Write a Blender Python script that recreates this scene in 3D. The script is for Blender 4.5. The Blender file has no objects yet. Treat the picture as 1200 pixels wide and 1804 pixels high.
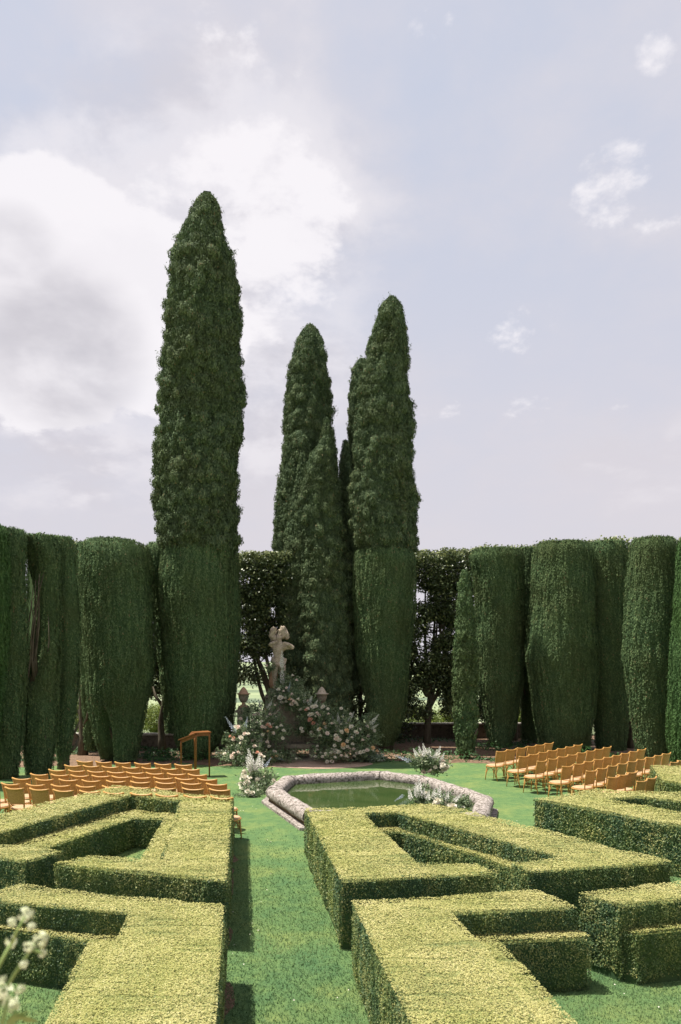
import bpy, bmesh, math, random
import numpy as np
from mathutils import Vector, Matrix

random.seed(7)
RNG = np.random.default_rng(11)
R = math.radians
scene = bpy.context.scene
COL = scene.collection

# ------------------------------------------------------------------ camera
FP = 1400.0          # focal length in photograph pixels (28 mm lens)
HZ = 1165.0          # horizon row
CH = 3.6             # eye height above the lawn, on the upper terrace
cam_d = bpy.data.cameras.new("camera")
cam = bpy.data.objects.new("camera", cam_d)
COL.objects.link(cam)
cam.location = (0, 0, CH)
cam.rotation_euler = (R(90), 0, 0)
cam_d.sensor_fit = 'VERTICAL'
cam_d.sensor_height = 36.0
cam_d.lens = 36.0 * FP / 1804.0
cam_d.shift_y = (HZ - 902.0) / 1804.0
cam_d.clip_start = 0.05
cam_d.clip_end = 6000
cam_d.dof.use_dof = True
cam_d.dof.focus_distance = 18.0
cam_d.dof.aperture_fstop = 3.6
scene.camera = cam

# ------------------------------------------------------------------ light
SUN_EL, SUN_AZ = 68.0, 12.0      # azimuth turned from -X towards +Y
sdir = Vector((-math.cos(R(SUN_EL)) * math.cos(R(SUN_AZ)), math.cos(R(SUN_EL)) * math.sin(R(SUN_AZ)), math.sin(R(SUN_EL))))
sun_d = bpy.data.lights.new("sun", 'SUN')
sun_d.energy = 5.0
sun_d.angle = R(0.7)
sun_d.color = (1.0, 0.95, 0.86)
sun = bpy.data.objects.new("sun", sun_d)
COL.objects.link(sun)
sun.location = (-10, 5, 30)
sun.rotation_euler = sdir.to_track_quat('Z', 'Y').to_euler()

scene.view_settings.view_transform = 'Standard'
scene.view_settings.look = 'None'
scene.view_settings.exposure = 0.70
scene.view_settings.gamma = 1.0
scene.view_settings.use_curve_mapping = False

world = bpy.data.worlds.new("World")
scene.world = world
world.use_nodes = True
wt = world.node_tree
wt.nodes.clear()


def wn(kind, **kw):
    n = wt.nodes.new(kind)
    for k, v in kw.items():
        setattr(n, k, v)
    return n


def wmath(op, a, b=None, clamp=False):
    n = wn('ShaderNodeMath', operation=op, use_clamp=clamp)
    for i, v in enumerate((a, b)):
        if v is None:
            continue
        if isinstance(v, (int, float)):
            n.inputs[i].default_value = v
        else:
            wt.links.new(v, n.inputs[i])
    return n.outputs[0]


def wmix(fac, a, b):
    n = wn('ShaderNodeMix', data_type='RGBA')
    for idx, v in ((0, fac), (6, a), (7, b)):
        if isinstance(v, (int, float)):
            n.inputs[idx].default_value = v
        elif isinstance(v, tuple):
            n.inputs[idx].default_value = v
        else:
            wt.links.new(v, n.inputs[idx])
    return n.outputs[2]


w_out = wn('ShaderNodeOutputWorld')
w_bg = wn('ShaderNodeBackground')
sky = wn('ShaderNodeTexSky', sky_type='NISHITA', sun_disc=False)
sky.sun_elevation = R(SUN_EL)
sky.sun_rotation = math.atan2(sdir.x, sdir.y)
sky.altitude = 400
sky.air_density = 1.0
sky.dust_density = 2.0
WS = 0.10
w_bg.inputs['Strength'].default_value = WS
tc = wn('ShaderNodeTexCoord')
sep = wn('ShaderNodeSeparateXYZ')
wt.links.new(tc.outputs['Generated'], sep.inputs[0])
zz = wmath('ADD', wmath('MAXIMUM', sep.outputs[2], 0.0), 0.32)
comb = wn('ShaderNodeCombineXYZ')
wt.links.new(wmath('DIVIDE', sep.outputs[0], zz), comb.inputs[0])
wt.links.new(wmath('DIVIDE', sep.outputs[1], zz), comb.inputs[1])


def cloud_noise(scale, detail, rough, off, dist=0.0, stretch=(1, 1, 1)):
    mp = wn('ShaderNodeMapping')
    mp.inputs['Location'].default_value = off
    mp.inputs['Scale'].default_value = stretch
    wt.links.new(comb.outputs[0], mp.inputs[0])
    nz = wn('ShaderNodeTexNoise')
    nz.inputs['Scale'].default_value = scale
    nz.inputs['Detail'].default_value = detail
    nz.inputs['Roughness'].default_value = rough
    nz.inputs['Distortion'].default_value = dist
    wt.links.new(mp.outputs[0], nz.inputs['Vector'])
    return nz.outputs[0]


def lobe(px, py, radius_deg, soft_deg):
    """1 inside a cone of sky round a direction, falling to 0 at its rim"""
    d = Vector(((px - 600) / FP, 1.0, (HZ - py) / FP)).normalized()
    nrm = wn('ShaderNodeVectorMath', operation='NORMALIZE')
    wt.links.new(tc.outputs['Generated'], nrm.inputs[0])
    dp = wn('ShaderNodeVectorMath', operation='DOT_PRODUCT')
    wt.links.new(nrm.outputs[0], dp.inputs[0])
    dp.inputs[1].default_value = d
    mr = wn('ShaderNodeMapRange', interpolation_type='SMOOTHSTEP')
    wt.links.new(dp.outputs['Value'], mr.inputs[0])
    mr.inputs[1].default_value = math.cos(R(radius_deg + soft_deg))
    mr.inputs[2].default_value = math.cos(R(radius_deg))
    return mr.outputs[0]


def smooth(v, a, b):
    mr = wn('ShaderNodeMapRange', interpolation_type='SMOOTHSTEP')
    wt.links.new(v, mr.inputs[0])
    mr.inputs[1].default_value = a
    mr.inputs[2].default_value = b
    return mr.outputs[0]


n_big = cloud_noise(1.9, 9, 0.55, (3.1, 1.7, 0), 0.1)
n_fine = cloud_noise(6.0, 8, 0.6, (7.3, 0.4, 0), 0.15)
n_shade = cloud_noise(3.6, 5, 0.55, (1.3, 5.2, 0), 0.2)
dens = wmath('ADD', wmath('MULTIPLY', n_big, 0.75), wmath('MULTIPLY', n_fine, 0.40))
boost = lobe(330, 500, 9, 7)
for px, py, a, b, g in ((60, 560, 8, 10, .9), (430, 60, 2, 5, .35), (520, 170, 1, 5, .35), (950, 580, 7, 10, .35), (1090, 720, .3, 1.6, .5), (120, 600, 6, 8, .9), (60, 420, 4, 4, 1.15), (560, 420, 4, 6, .6), (1120, 330, 2, 5, .4), (880, 600, 3, 8, .4), (1150, 90, 1, 3, .3)):
    boost = wmath('MAXIMUM', boost, wmath('MULTIPLY', lobe(px, py, a, b), g))
dens = wmath('ADD', dens, wmath('MULTIPLY', boost, 0.34))
cover = smooth(dens, 0.70, 0.98)
K = 0.76 / WS
def kcol(r, g, b):
    return (r * K, g * K, b * K, 1)
veil = wmix(0.86, sky.outputs[0], kcol(.52, .545, .635))
veil = wmix(wmath('MULTIPLY', smooth(wmath('ADD', wmath('MULTIPLY', n_big, .8), wmath('MULTIPLY', n_fine, .3)), .42, .72), .75), veil, kcol(.61, .58, .615))
# near the horizon the summer haze whitens the blue
hazef = wmath('MULTIPLY', wmath('SUBTRACT', 1.0, smooth(sep.outputs[2], 0.05, 0.62)), 0.85)
veil = wmix(hazef, veil, kcol(.585, .555, .595))
lit = smooth(wmath('ADD', n_shade, wmath('MULTIPLY', wmath('SUBTRACT', n_fine, 0.5), 0.9)), 0.36, 0.60)
ccol = wmix(lit, kcol(.53, .505, .545), kcol(.74, .715, .745))
final = wmix(wmath('MULTIPLY', cover, 0.55), veil, ccol)
# heaped clouds with firmer edges, greyer beneath
heap = wmath('ADD', wmath('MULTIPLY', n_fine, 0.55), wmath('MULTIPLY', cloud_noise(13.0, 6, .6, (2.2, 9.1, 0), .1), 0.25))
mask = lobe(70, 530, 6, 4)
for px, py, a, b, g in ((270, 560, 5, 3.5, .9), (430, 420, 4, 7, .72), (900, 600, 3, 9, .48), (1080, 320, 1.5, 3, .62), (1170, 395, 1, 2, .62), (400, 60, 1.2, 2.6, .62), (490, 130, .8, 2.4, .58), (1150, 90, .2, 2.2, .58), (1092, 722, .1, 1.6, .64), (760, 10, 1, 2, .6)):
    mask = wmath('MAXIMUM', mask, wmath('MULTIPLY', lobe(px, py, a, b), g))
heap = wmath('ADD', heap, wmath('MULTIPLY', mask, 0.5))
hcov = smooth(heap, 0.69, 0.78)
grey = wmath('MAXIMUM', lobe(110, 610, 2.6, 3.6), wmath('MULTIPLY', lobe(30, 440, .8, 2.2), .8))
grey = wmath('MULTIPLY', grey, smooth(n_shade, .30, .62))
hcol = wmix(grey, kcol(.79, .765, .79), kcol(.47, .455, .495))
final = wmix(wmath('MULTIPLY', hcov, 0.78), final, hcol)
wt.links.new(final, w_bg.inputs['Color'])
wt.links.new(w_bg.outputs[0], w_out.inputs[0])


# ------------------------------------------------------------------ places
def W(px, py, D):
    """the point that the photograph shows at px,py and that stands D metres off"""
    return Vector(((px - 600) * D / FP, D, CH - (py - HZ) * D / FP))


def P(px, py, h=0.0):
    """the point at height h that the photograph shows at px,py"""
    D = FP * (CH - h) / (py - HZ)
    return ((px - 600) * D / FP, D)


# ------------------------------------------------------------------ materials
def mat(name):
    m = bpy.data.materials.new(name)
    m.use_nodes = True
    nt = m.node_tree
    nt.nodes.clear()
    return m, nt


def N(nt, kind, **kw):
    n = nt.nodes.new(kind)
    for k, v in kw.items():
        setattr(n, k, v)
    return n


def ramp(nt, src, stops):
    r = N(nt, 'ShaderNodeValToRGB')
    els = r.color_ramp.elements
    while len(els) < len(stops):
        els.new(0.5)
    for e, (p, c) in zip(els, stops):
        e.position = p
        e.color = (*c, 1)
    nt.links.new(src, r.inputs[0])
    return r.outputs[0]


def noise(nt, scale, detail=5, rough=.6, coords='Object', stretch=(1, 1, 1), dist=0):
    t = N(nt, 'ShaderNodeTexCoord')
    mp = N(nt, 'ShaderNodeMapping')
    mp.inputs['Scale'].default_value = stretch
    nt.links.new(t.outputs[coords], mp.inputs[0])
    n = N(nt, 'ShaderNodeTexNoise')
    n.inputs['Scale'].default_value = scale
    n.inputs['Detail'].default_value = detail
    n.inputs['Roughness'].default_value = rough
    n.inputs['Distortion'].default_value = dist
    nt.links.new(mp.outputs[0], n.inputs['Vector'])
    return n.outputs[0]


def mixc(nt, fac, a, b, mode='MIX'):
    n = N(nt, 'ShaderNodeMix', data_type='RGBA', blend_type=mode)
    for idx, v in ((0, fac), (6, a), (7, b)):
        if isinstance(v, (int, float)):
            n.inputs[idx].default_value = v
        elif isinstance(v, tuple):
            n.inputs[idx].default_value = (*v, 1) if len(v) == 3 else v
        else:
            nt.links.new(v, n.inputs[idx])
    return n.outputs[2]


def bump(nt, h, strength, dist):
    b = N(nt, 'ShaderNodeBump')
    b.inputs['Strength'].default_value = strength
    b.inputs['Distance'].default_value = dist
    nt.links.new(h, b.inputs['Height'])
    return b.outputs[0]


def leaf_mat(name, stops, patch=None, patch_scale=.8, transl=.25, gloss=.35, spec=.3):
    """foliage: each leaf's own tone picks its colour; broad patches shift it"""
    m, nt = mat(name)
    at = N(nt, 'ShaderNodeAttribute', attribute_name='tone')
    c = ramp(nt, at.outputs['Fac'], stops)
    if patch:
        f = ramp(nt, noise(nt, patch_scale, 3, .5), [(.42, (0, 0, 0)), (.68, (1, 1, 1))])
        fm = N(nt, 'ShaderNodeMath', operation='MULTIPLY')
        nt.links.new(f, fm.inputs[0])
        fm.inputs[1].default_value = patch[1]
        c = mixc(nt, fm.outputs[0], c, patch[0])
    pb = N(nt, 'ShaderNodeBsdfPrincipled')
    nt.links.new(c, pb.inputs['Base Color'])
    pb.inputs['Roughness'].default_value = gloss
    pb.inputs['Specular IOR Level'].default_value = spec
    tr = N(nt, 'ShaderNodeBsdfTranslucent')
    nt.links.new(c, tr.inputs['Color'])
    ms = N(nt, 'ShaderNodeMixShader')
    ms.inputs[0].default_value = transl
    nt.links.new(pb.outputs[0], ms.inputs[1])
    nt.links.new(tr.outputs[0], ms.inputs[2])
    o = N(nt, 'ShaderNodeOutputMaterial')
    nt.links.new(ms.outputs[0], o.inputs[0])
    return m


def plain(name, c1, c2, scale=8, rough=.6, bmp=0.0, bscale=60, stretch=(1, 1, 1), spec=.3, transl=0):
    m, nt = mat(name)
    c = ramp(nt, noise(nt, scale, 6, .6, stretch=stretch), [(.3, c1), (.7, c2)])
    pb = N(nt, 'ShaderNodeBsdfPrincipled')
    nt.links.new(c, pb.inputs['Base Color'])
    pb.inputs['Roughness'].default_value = rough
    pb.inputs['Specular IOR Level'].default_value = spec
    if bmp:
        nt.links.new(bump(nt, noise(nt, bscale, 4, .6), bmp, .02), pb.inputs['Normal'])
    o = N(nt, 'ShaderNodeOutputMaterial')
    if transl:
        tr = N(nt, 'ShaderNodeBsdfTranslucent')
        nt.links.new(c, tr.inputs['Color'])
        ms = N(nt, 'ShaderNodeMixShader')
        ms.inputs[0].default_value = transl
        nt.links.new(pb.outputs[0], ms.inputs[1])
        nt.links.new(tr.outputs[0], ms.inputs[2])
        nt.links.new(ms.outputs[0], o.inputs[0])
    else:
        nt.links.new(pb.outputs[0], o.inputs[0])
    return m


M = {}
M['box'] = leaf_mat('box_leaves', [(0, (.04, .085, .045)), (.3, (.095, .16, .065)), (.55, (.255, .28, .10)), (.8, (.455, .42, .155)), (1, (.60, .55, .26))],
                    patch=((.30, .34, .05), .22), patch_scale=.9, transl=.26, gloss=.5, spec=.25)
M['box_core'] = M['box']
M['cypress'] = leaf_mat('cypress_sprays', [(0, (.036, .062, .034)), (.5, (.098, .142, .072)), (.9, (.19, .245, .12)), (1, (.22, .17, .09))],
                        patch=((.085, .085, .03), .3), patch_scale=.7, transl=.15, gloss=.8, spec=.08)
M['clipped'] = leaf_mat('clipped_cypress_sprays', [(0, (.038, .070, .034)), (.5, (.098, .158, .070)), (.92, (.17, .235, .10)), (1, (.21, .17, .09))],
                        patch=((.085, .095, .035), .45), patch_scale=.6, transl=.15, gloss=.85, spec=.06)
M['clipped_bright'] = leaf_mat('bright_clipped_cypress_sprays', [(0, (.035, .07, .028)), (.6, (.075, .145, .05)), (1, (.13, .20, .08))],
                               patch=((.05, .10, .02), .4), patch_scale=.6, transl=.15, gloss=.85, spec=.06)
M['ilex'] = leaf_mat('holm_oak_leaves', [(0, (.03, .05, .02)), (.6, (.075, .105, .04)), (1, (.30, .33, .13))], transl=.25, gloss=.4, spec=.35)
M['shrub'] = leaf_mat('sunlit_shrub_leaves', [(0, (.06, .11, .02)), (.6, (.20, .26, .05)), (1, (.38, .40, .10))], transl=.35, gloss=.5)
M['cover'] = leaf_mat('ground_cover_leaves', [(0, (.02, .05, .015)), (.6, (.04, .11, .025)), (1, (.10, .20, .05))], transl=.25, gloss=.5)
M['arr_leaf'] = leaf_mat('arrangement_leaves', [(0, (.055, .10, .045)), (.5, (.19, .26, .13)), (1, (.50, .54, .33))], transl=.4, gloss=.4, spec=.4)
M['silver_leaf'] = leaf_mat('silver_trailing_leaves', [(0, (.08, .12, .08)), (.5, (.25, .32, .22)), (1, (.5, .55, .42))], transl=.2)
M['bark'] = plain('cypress_bark', (.055, .045, .03), (.15, .125, .085), 6, .9, .8, 30, stretch=(3, 3, .5))
M['wood'] = plain('honey_bentwood', (.42, .22, .058), (.57, .315, .092), 5, .42, .1, 40, stretch=(2, 2, 6))
M['cane'] = plain('woven_cane', (.38, .205, .058), (.58, .335, .105), 45, .55, .8, 130)
M['rush'] = plain('pale_woven_seat', (.44, .28, .15), (.58, .40, .24), 40, .6, .6, 110)
M['redwood'] = plain('reddish_varnished_wood', (.16, .055, .018), (.28, .115, .035), 7, .4, .1, 40, stretch=(1, 1, 5))
M['white_petal'] = plain('ivory_petals', (.72, .66, .52), (.85, .80, .70), 30, .6, transl=.25)
M['blush_petal'] = plain('blush_petals', (.78, .62, .52), (.85, .74, .65), 30, .6, transl=.25)
M['peach_petal'] = plain('peach_petals', (.80, .50, .26), (.84, .62, .38), 30, .6, transl=.25)
M['coral_petal'] = plain('coral_petals', (.66, .32, .22), (.78, .46, .34), 30, .6, transl=.25)
M['blue_petal'] = plain('pale_blue_petals', (.40, .44, .56), (.56, .60, .70), 30, .6, transl=.25)
M['white_spike'] = plain('white_floret_petals', (.80, .77, .73), (.88, .85, .80), 30, .6, transl=.25)
M['stem'] = plain('green_stems', (.12, .20, .06), (.22, .32, .10), 20, .6)
M['terracotta'] = plain('weathered_terracotta', (.30, .17, .10), (.46, .30, .20), 9, .85, .5, 40)


def stone_mat(name, base, light, dark, sc=5, thr=.52, darkamt=.9):
    m, nt = mat(name)
    c = ramp(nt, noise(nt, sc, 8, .65), [(.3, base), (.72, light)])
    spots = ramp(nt, noise(nt, sc * 3.2, 9, .72, dist=.5), [(thr, (0, 0, 0)), (thr + .1, (1, 1, 1))])
    f = N(nt, 'ShaderNodeMath', operation='MULTIPLY')
    nt.links.new(spots, f.inputs[0])
    f.inputs[1].default_value = darkamt
    c = mixc(nt, f.outputs[0], c, dark)
    fine = ramp(nt, noise(nt, sc * 12, 4, .6), [(.35, (.82, .82, .82)), (.65, (1.08, 1.08, 1.08))])
    c = mixc(nt, 1.0, c, fine, 'MULTIPLY')
    pb = N(nt, 'ShaderNodeBsdfPrincipled')
    nt.links.new(c, pb.inputs['Base Color'])
    pb.inputs['Roughness'].default_value = .9
    pb.inputs['Specular IOR Level'].default_value = .15
    nt.links.new(bump(nt, noise(nt, sc * 4, 8, .7), .9, .05), pb.inputs['Normal'])
    o = N(nt, 'ShaderNodeOutputMaterial')
    nt.links.new(pb.outputs[0], o.inputs[0])
    return m


M['rim'] = stone_mat('lichened_travertine', (.33, .28, .25), (.62, .55, .50), (.075, .065, .045), 5, .47, .9)
M['pool_wall'] = stone_mat('wet_pool_stone', (.14, .10, .055), (.24, .18, .10), (.05, .045, .02), 5, .5, .7)
M['bench'] = stone_mat('mossy_bench_stone', (.19, .165, .12), (.36, .31, .24), (.07, .07, .045), 5, .52, .7)
M['statue'] = stone_mat('warm_statue_stone', (.44, .35, .26), (.64, .54, .42), (.14, .11, .075), 6, .53, .75)
M['urn'] = stone_mat('urn_stone', (.22, .18, .13), (.38, .32, .25), (.08, .07, .045), 6, .55, .7)
M['wall'] = stone_mat('old_wall_plaster', (.10, .085, .06), (.20, .16, .12), (.04, .035, .025), 2, .5, .7)
M['coping'] = stone_mat('pale_coping_stone', (.36, .32, .27), (.5, .46, .4), (.16, .14, .1), 4, .58, .6)

# lawn: mown grass with blue-green and yellow-green drifts
m, nt = mat('mown_lawn')
c = ramp(nt, noise(nt, .9, 5, .6), [(.3, (.088, .175, .078)), (.5, (.124, .212, .084)), (.72, (.205, .265, .095))])
fine = ramp(nt, noise(nt, 38, 6, .75), [(.28, (.55, .62, .55)), (.5, (1, 1, 1)), (.74, (1.6, 1.45, 1.35))])
c = mixc(nt, 1.0, c, fine, 'MULTIPLY')
mid = ramp(nt, noise(nt, 7, 5, .6, stretch=(1, .7, 1)), [(.32, (.80, .86, .84)), (.66, (1.2, 1.12, 1.0))])
c = mixc(nt, 1.0, c, mid, 'MULTIPLY')
straw = ramp(nt, noise(nt, 3.1, 6, .7), [(.60, (0, 0, 0)), (.74, (1, 1, 1))])
f = N(nt, 'ShaderNodeMath', operation='MULTIPLY')
nt.links.new(straw, f.inputs[0]); f.inputs[1].default_value = .4
c = mixc(nt, f.outputs[0], c, (.27, .31, .12))
pb = N(nt, 'ShaderNodeBsdfPrincipled')
nt.links.new(c, pb.inputs['Base Color'])
pb.inputs['Roughness'].default_value = .8
pb.inputs['Specular IOR Level'].default_value = .1
nt.links.new(bump(nt, noise(nt, 55, 5, .7), 1.0, .03), pb.inputs['Normal'])
o = N(nt, 'ShaderNodeOutputMaterial'); nt.links.new(pb.outputs[0], o.inputs[0])
M['lawn'] = m
M['blades'] = leaf_mat('grass_blades', [(0, (.085, .16, .07)), (.5, (.142, .228, .092)), (1, (.26, .305, .13))], transl=.3, gloss=.6, spec=.15)
M['soil'] = stone_mat('bare_leafy_soil', (.17, .105, .065), (.30, .20, .135), (.07, .05, .03), 3, .5, .7)
M['gravel'] = stone_mat('pinkish_brown_gravel', (.42, .28, .20), (.55, .40, .30), (.22, .15, .10), 6, .55, .6)

# far country: fields and woods
m, nt = mat('far_fields')
c = ramp(nt, noise(nt, .006, 4, .5, stretch=(1, 2.2, 1)), [(.35, (.12, .16, .085)), (.45, (.21, .26, .13)), (.6, (.26, .30, .16)), (.75, (.17, .21, .12))])
woods = ramp(nt, noise(nt, .012, 6, .6, stretch=(1, 2, 1)), [(.55, (0, 0, 0)), (.6, (1, 1, 1))])
c = mixc(nt, woods, c, (.10, .14, .08))
pb = N(nt, 'ShaderNodeBsdfPrincipled'); nt.links.new(c, pb.inputs['Base Color']); pb.inputs['Roughness'].default_value = 1
o = N(nt, 'ShaderNodeOutputMaterial'); nt.links.new(pb.outputs[0], o.inputs[0])
M['far'] = m

# pool water: murky green, still
m, nt = mat('green_pool_water')
c = ramp(nt, noise(nt, 1.2, 5, .6), [(.35, (.035, .062, .018)), (.7, (.06, .085, .028))])
pb = N(nt, 'ShaderNodeBsdfPrincipled'); nt.links.new(c, pb.inputs['Base Color'])
pb.inputs['Roughness'].default_value = .045
pb.inputs['IOR'].default_value = 1.33
nt.links.new(bump(nt, noise(nt, 3.0, 3, .5), .05, .02), pb.inputs['Normal'])
o = N(nt, 'ShaderNodeOutputMaterial'); nt.links.new(pb.outputs[0], o.inputs[0])
M['water'] = m


# ------------------------------------------------------------------ objects
def tag(o, label=None, cat=None, group=None, kind=None):
    if label: o['label'] = label
    if cat: o['category'] = cat
    if group: o['group'] = group
    if kind: o['kind'] = kind
    return o


def empty(name, loc=(0, 0, 0), rz=0):
    o = bpy.data.objects.new(name, None)
    COL.objects.link(o)
    o.location = loc
    o.rotation_euler = (0, 0, rz)
    o.empty_display_size = .2
    return o


def link(name, me, m=None, parent=None, smooth_=False):
    o = bpy.data.objects.new(name, me)
    COL.objects.link(o)
    if m is not None and not me.materials:
        me.materials.append(m)
    if parent: o.parent = parent
    if smooth_:
        me.polygons.foreach_set('use_smooth', [True] * len(me.polygons))
    return o


def mesh_from(verts, faces, name='m'):
    me = bpy.data.meshes.new(name)
    me.from_pydata([tuple(v) for v in verts], [], faces)
    me.update()
    return me


def tone_all(me, val=.3):
    a = me.attributes.new('tone', 'FLOAT', 'FACE')
    a.data.foreach_set('value', np.full(len(me.polygons), val, dtype=np.float32))


class MB:
    """collects shapes for one mesh"""
    def __init__(s):
        s.v = []; s.f = []

    def add(s, vs, fs):
        b = len(s.v)
        s.v += [tuple(v) for v in vs]
        s.f += [tuple(i + b for i in f) for f in fs]

    def box(s, c, d, rz=0, rx=0, ry=0):
        m = Matrix.Translation(c) @ Matrix.Rotation(rz, 4, 'Z') @ Matrix.Rotation(ry, 4, 'Y') @ Matrix.Rotation(rx, 4, 'X')
        x, y, z = d[0] / 2, d[1] / 2, d[2] / 2
        vs = [m @ Vector(p) for p in ((-x, -y, -z), (x, -y, -z), (x, y, -z), (-x, y, -z), (-x, -y, z), (x, -y, z), (x, y, z), (-x, y, z))]
        s.add(vs, [(3, 2, 1, 0), (4, 5, 6, 7), (0, 1, 5, 4), (1, 2, 6, 5), (2, 3, 7, 6), (3, 0, 4, 7)])

    def tube(s, pts, rad, n=6, cap=True):
        pts = [Vector(p) for p in pts]
        if not hasattr(rad, '__len__'): rad = [rad] * len(pts)
        rings = []
        ref = Vector((0, 0, 1))
        for i, p in enumerate(pts):
            t = (pts[min(i + 1, len(pts) - 1)] - pts[max(i - 1, 0)]).normalized()
            if abs(t.dot(ref)) > .95: r0 = Vector((1, 0, 0))
            else: r0 = ref
            a = t.cross(r0).normalized(); b = t.cross(a)
            rings.append([p + (a * math.cos(2 * math.pi * k / n) + b * math.sin(2 * math.pi * k / n)) * rad[i] for k in range(n)])
        vs = [v for r_ in rings for v in r_]
        fs = []
        for i in range(len(pts) - 1):
            for k in range(n):
                k2 = (k + 1) % n
                fs.append((i * n + k, i * n + k2, (i + 1) * n + k2, (i + 1) * n + k))
        if cap:
            fs.append(tuple(range(n - 1, -1, -1)))
            fs.append(tuple((len(pts) - 1) * n + k for k in range(n)))
        s.add(vs, fs)

    def lathe(s, prof, c=(0, 0, 0), n=16, sq=0):
        vs = []; fs = []
        for z, r_ in prof:
            for k in range(n):
                a = 2 * math.pi * k / n
                vs.append((c[0] + r_ * math.cos(a), c[1] + r_ * math.sin(a), c[2] + z))
        for i in range(len(prof) - 1):
            for k in range(n):
                k2 = (k + 1) % n
                fs.append((i * n + k, i * n + k2, (i + 1) * n + k2, (i + 1) * n + k))
        fs.append(tuple(range(n - 1, -1, -1)))
        fs.append(tuple((len(prof) - 1) * n + k for k in range(n)))
        s.add(vs, fs)

    def build(s, name, m, parent=None, smooth_=False):
        return link(name, mesh_from(s.v, s.f, name), m, parent, smooth_)


# ---- leaves as small faces
def vnoise(p, seed=0):
    """value noise, p (n,3) -> 0..1"""
    p = np.asarray(p, dtype=np.float64)
    i = np.floor(p).astype(np.int64); f = p - i
    f = f * f * (3 - 2 * f)

    def h(a, b, c):
        x = (a * 374761393 + b * 668265263 + c * 1442695041 + seed * 974634777 + 12345) & 0xffffffff
        x = ((x ^ (x >> 15)) * 739982445) & 0xffffffff
        x = ((x ^ (x >> 13)) * 695872825) & 0xffffffff
        return ((x ^ (x >> 16)) & 0xffff) / 65535.0
    out = 0
    for dx in (0, 1):
        for dy in (0, 1):
            for dz in (0, 1):
                w = (f[:, 0] if dx else 1 - f[:, 0]) * (f[:, 1] if dy else 1 - f[:, 1]) * (f[:, 2] if dz else 1 - f[:, 2])
                out = out + w * h(i[:, 0] + dx, i[:, 1] + dy, i[:, 2] + dz)
    return out


def worley(p, seed=0):
    """distance to, and offset from, the nearest of scattered cell centres"""
    p = np.asarray(p, dtype=np.float64)
    ip = np.floor(p).astype(np.int64)
    best = np.full(len(p), 9.0); off_ = np.zeros_like(p); ident = np.zeros(len(p))
    for dx in (-1, 0, 1):
        for dy in (-1, 0, 1):
            for dz in (-1, 0, 1):
                c = ip + [dx, dy, dz]
                x = (c[:, 0] * 374761393 + c[:, 1] * 668265263 + c[:, 2] * 1442695041 + seed * 974634777 + 777) & 0xffffffff
                x = ((x ^ (x >> 15)) * 739982445) & 0xffffffff
                x = ((x ^ (x >> 13)) * 695872825) & 0xffffffff
                x = x ^ (x >> 16)
                o = np.stack([(x & 1023) / 1023.0, ((x >> 10) & 1023) / 1023.0, ((x >> 20) & 1023) / 1023.0], 1)
                d = p - (c + .15 + o * .7)
                dd = np.sqrt((d * d).sum(1))
                m_ = dd < best
                best[m_] = dd[m_]; off_[m_] = d[m_]; ident[m_] = (x[m_] & 255) / 255.0
    return best, off_, ident


def unit(a):
    return a / np.maximum(np.linalg.norm(a, axis=1, keepdims=True), 1e-9)


def leaf_tris(p, n, along, L, Wd, jit=.5, quad=False):
    """one triangle (or kite) per point, lying across normal n with its tip towards 'along'"""
    k = len(p)
    n = unit(n + RNG.normal(0, jit, (k, 3)))
    a = along + RNG.normal(0, jit, (k, 3))
    a = unit(a - n * np.sum(a * n, axis=1, keepdims=True))
    b = np.cross(n, a)
    L = (L * RNG.uniform(.6, 1.3, k))[:, None]; Wd = (Wd * RNG.uniform(.7, 1.3, k))[:, None]
    if quad:
        v = np.stack([p - a * L * .5, p + b * Wd * .5, p + a * L * .5, p - b * Wd * .5], axis=1)
    else:
        v = np.stack([p - a * L * .5 - b * Wd * .5, p - a * L * .5 + b * Wd * .5, p + a * L * .5], axis=1)
    return v


def leaf_object(name, vs, tones, m, parent=None, kind='stuff'):
    """vs: list of (k,3|4,3) arrays"""
    me = bpy.data.meshes.new(name)
    co = np.concatenate([v.reshape(-1, 3) for v in vs]).astype(np.float32)
    tot = np.concatenate([np.full(len(v), v.shape[1], dtype=np.int32) for v in vs])
    nl = int(tot.sum())
    me.vertices.add(len(co)); me.vertices.foreach_set('co', co.ravel())
    me.loops.add(nl); me.loops.foreach_set('vertex_index', np.arange(nl, dtype=np.int32))
    me.polygons.add(len(tot))
    st = np.concatenate([[0], np.cumsum(tot)[:-1]]).astype(np.int32)
    me.polygons.foreach_set('loop_start', st)
    me.update(calc_edges=True)
    a = me.attributes.new('tone', 'FLOAT', 'FACE')
    a.data.foreach_set('value', np.clip(np.concatenate(tones), 0, 1).astype(np.float32))
    me.materials.append(m)
    o = link(name, me, None, parent)
    if kind: o['kind'] = kind
    return o


# ------------------------------------------------------------------ ground
def sheet(name, pts, z, m, kind='structure'):
    me = mesh_from([(x, y, z) for x, y in pts], [tuple(range(len(pts)))], name)
    o = link(name, me, m)
    tag(o, kind=kind)
    return o


# pool outline first: the lawn has the pool cut out of it
RIM_H = .40
rim_px = [(497, 1365), (672, 1356), (757, 1366), (870, 1401), (862, 1431)]
rim = [P(x, y, RIM_H) for x, y in rim_px]
v7 = P(535, 1429, RIM_H); v8 = P(468, 1387, RIM_H)
v6 = (rim[4][0] + (v7[0] - rim[4][0]) * .32, 1400 * 3.2 / (1443 - HZ))
rim += [v6, v7, v8]           # eight corners, clockwise from the far left
rc = (sum(p[0] for p in rim) / 8, sum(p[1] for p in rim) / 8)


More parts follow.
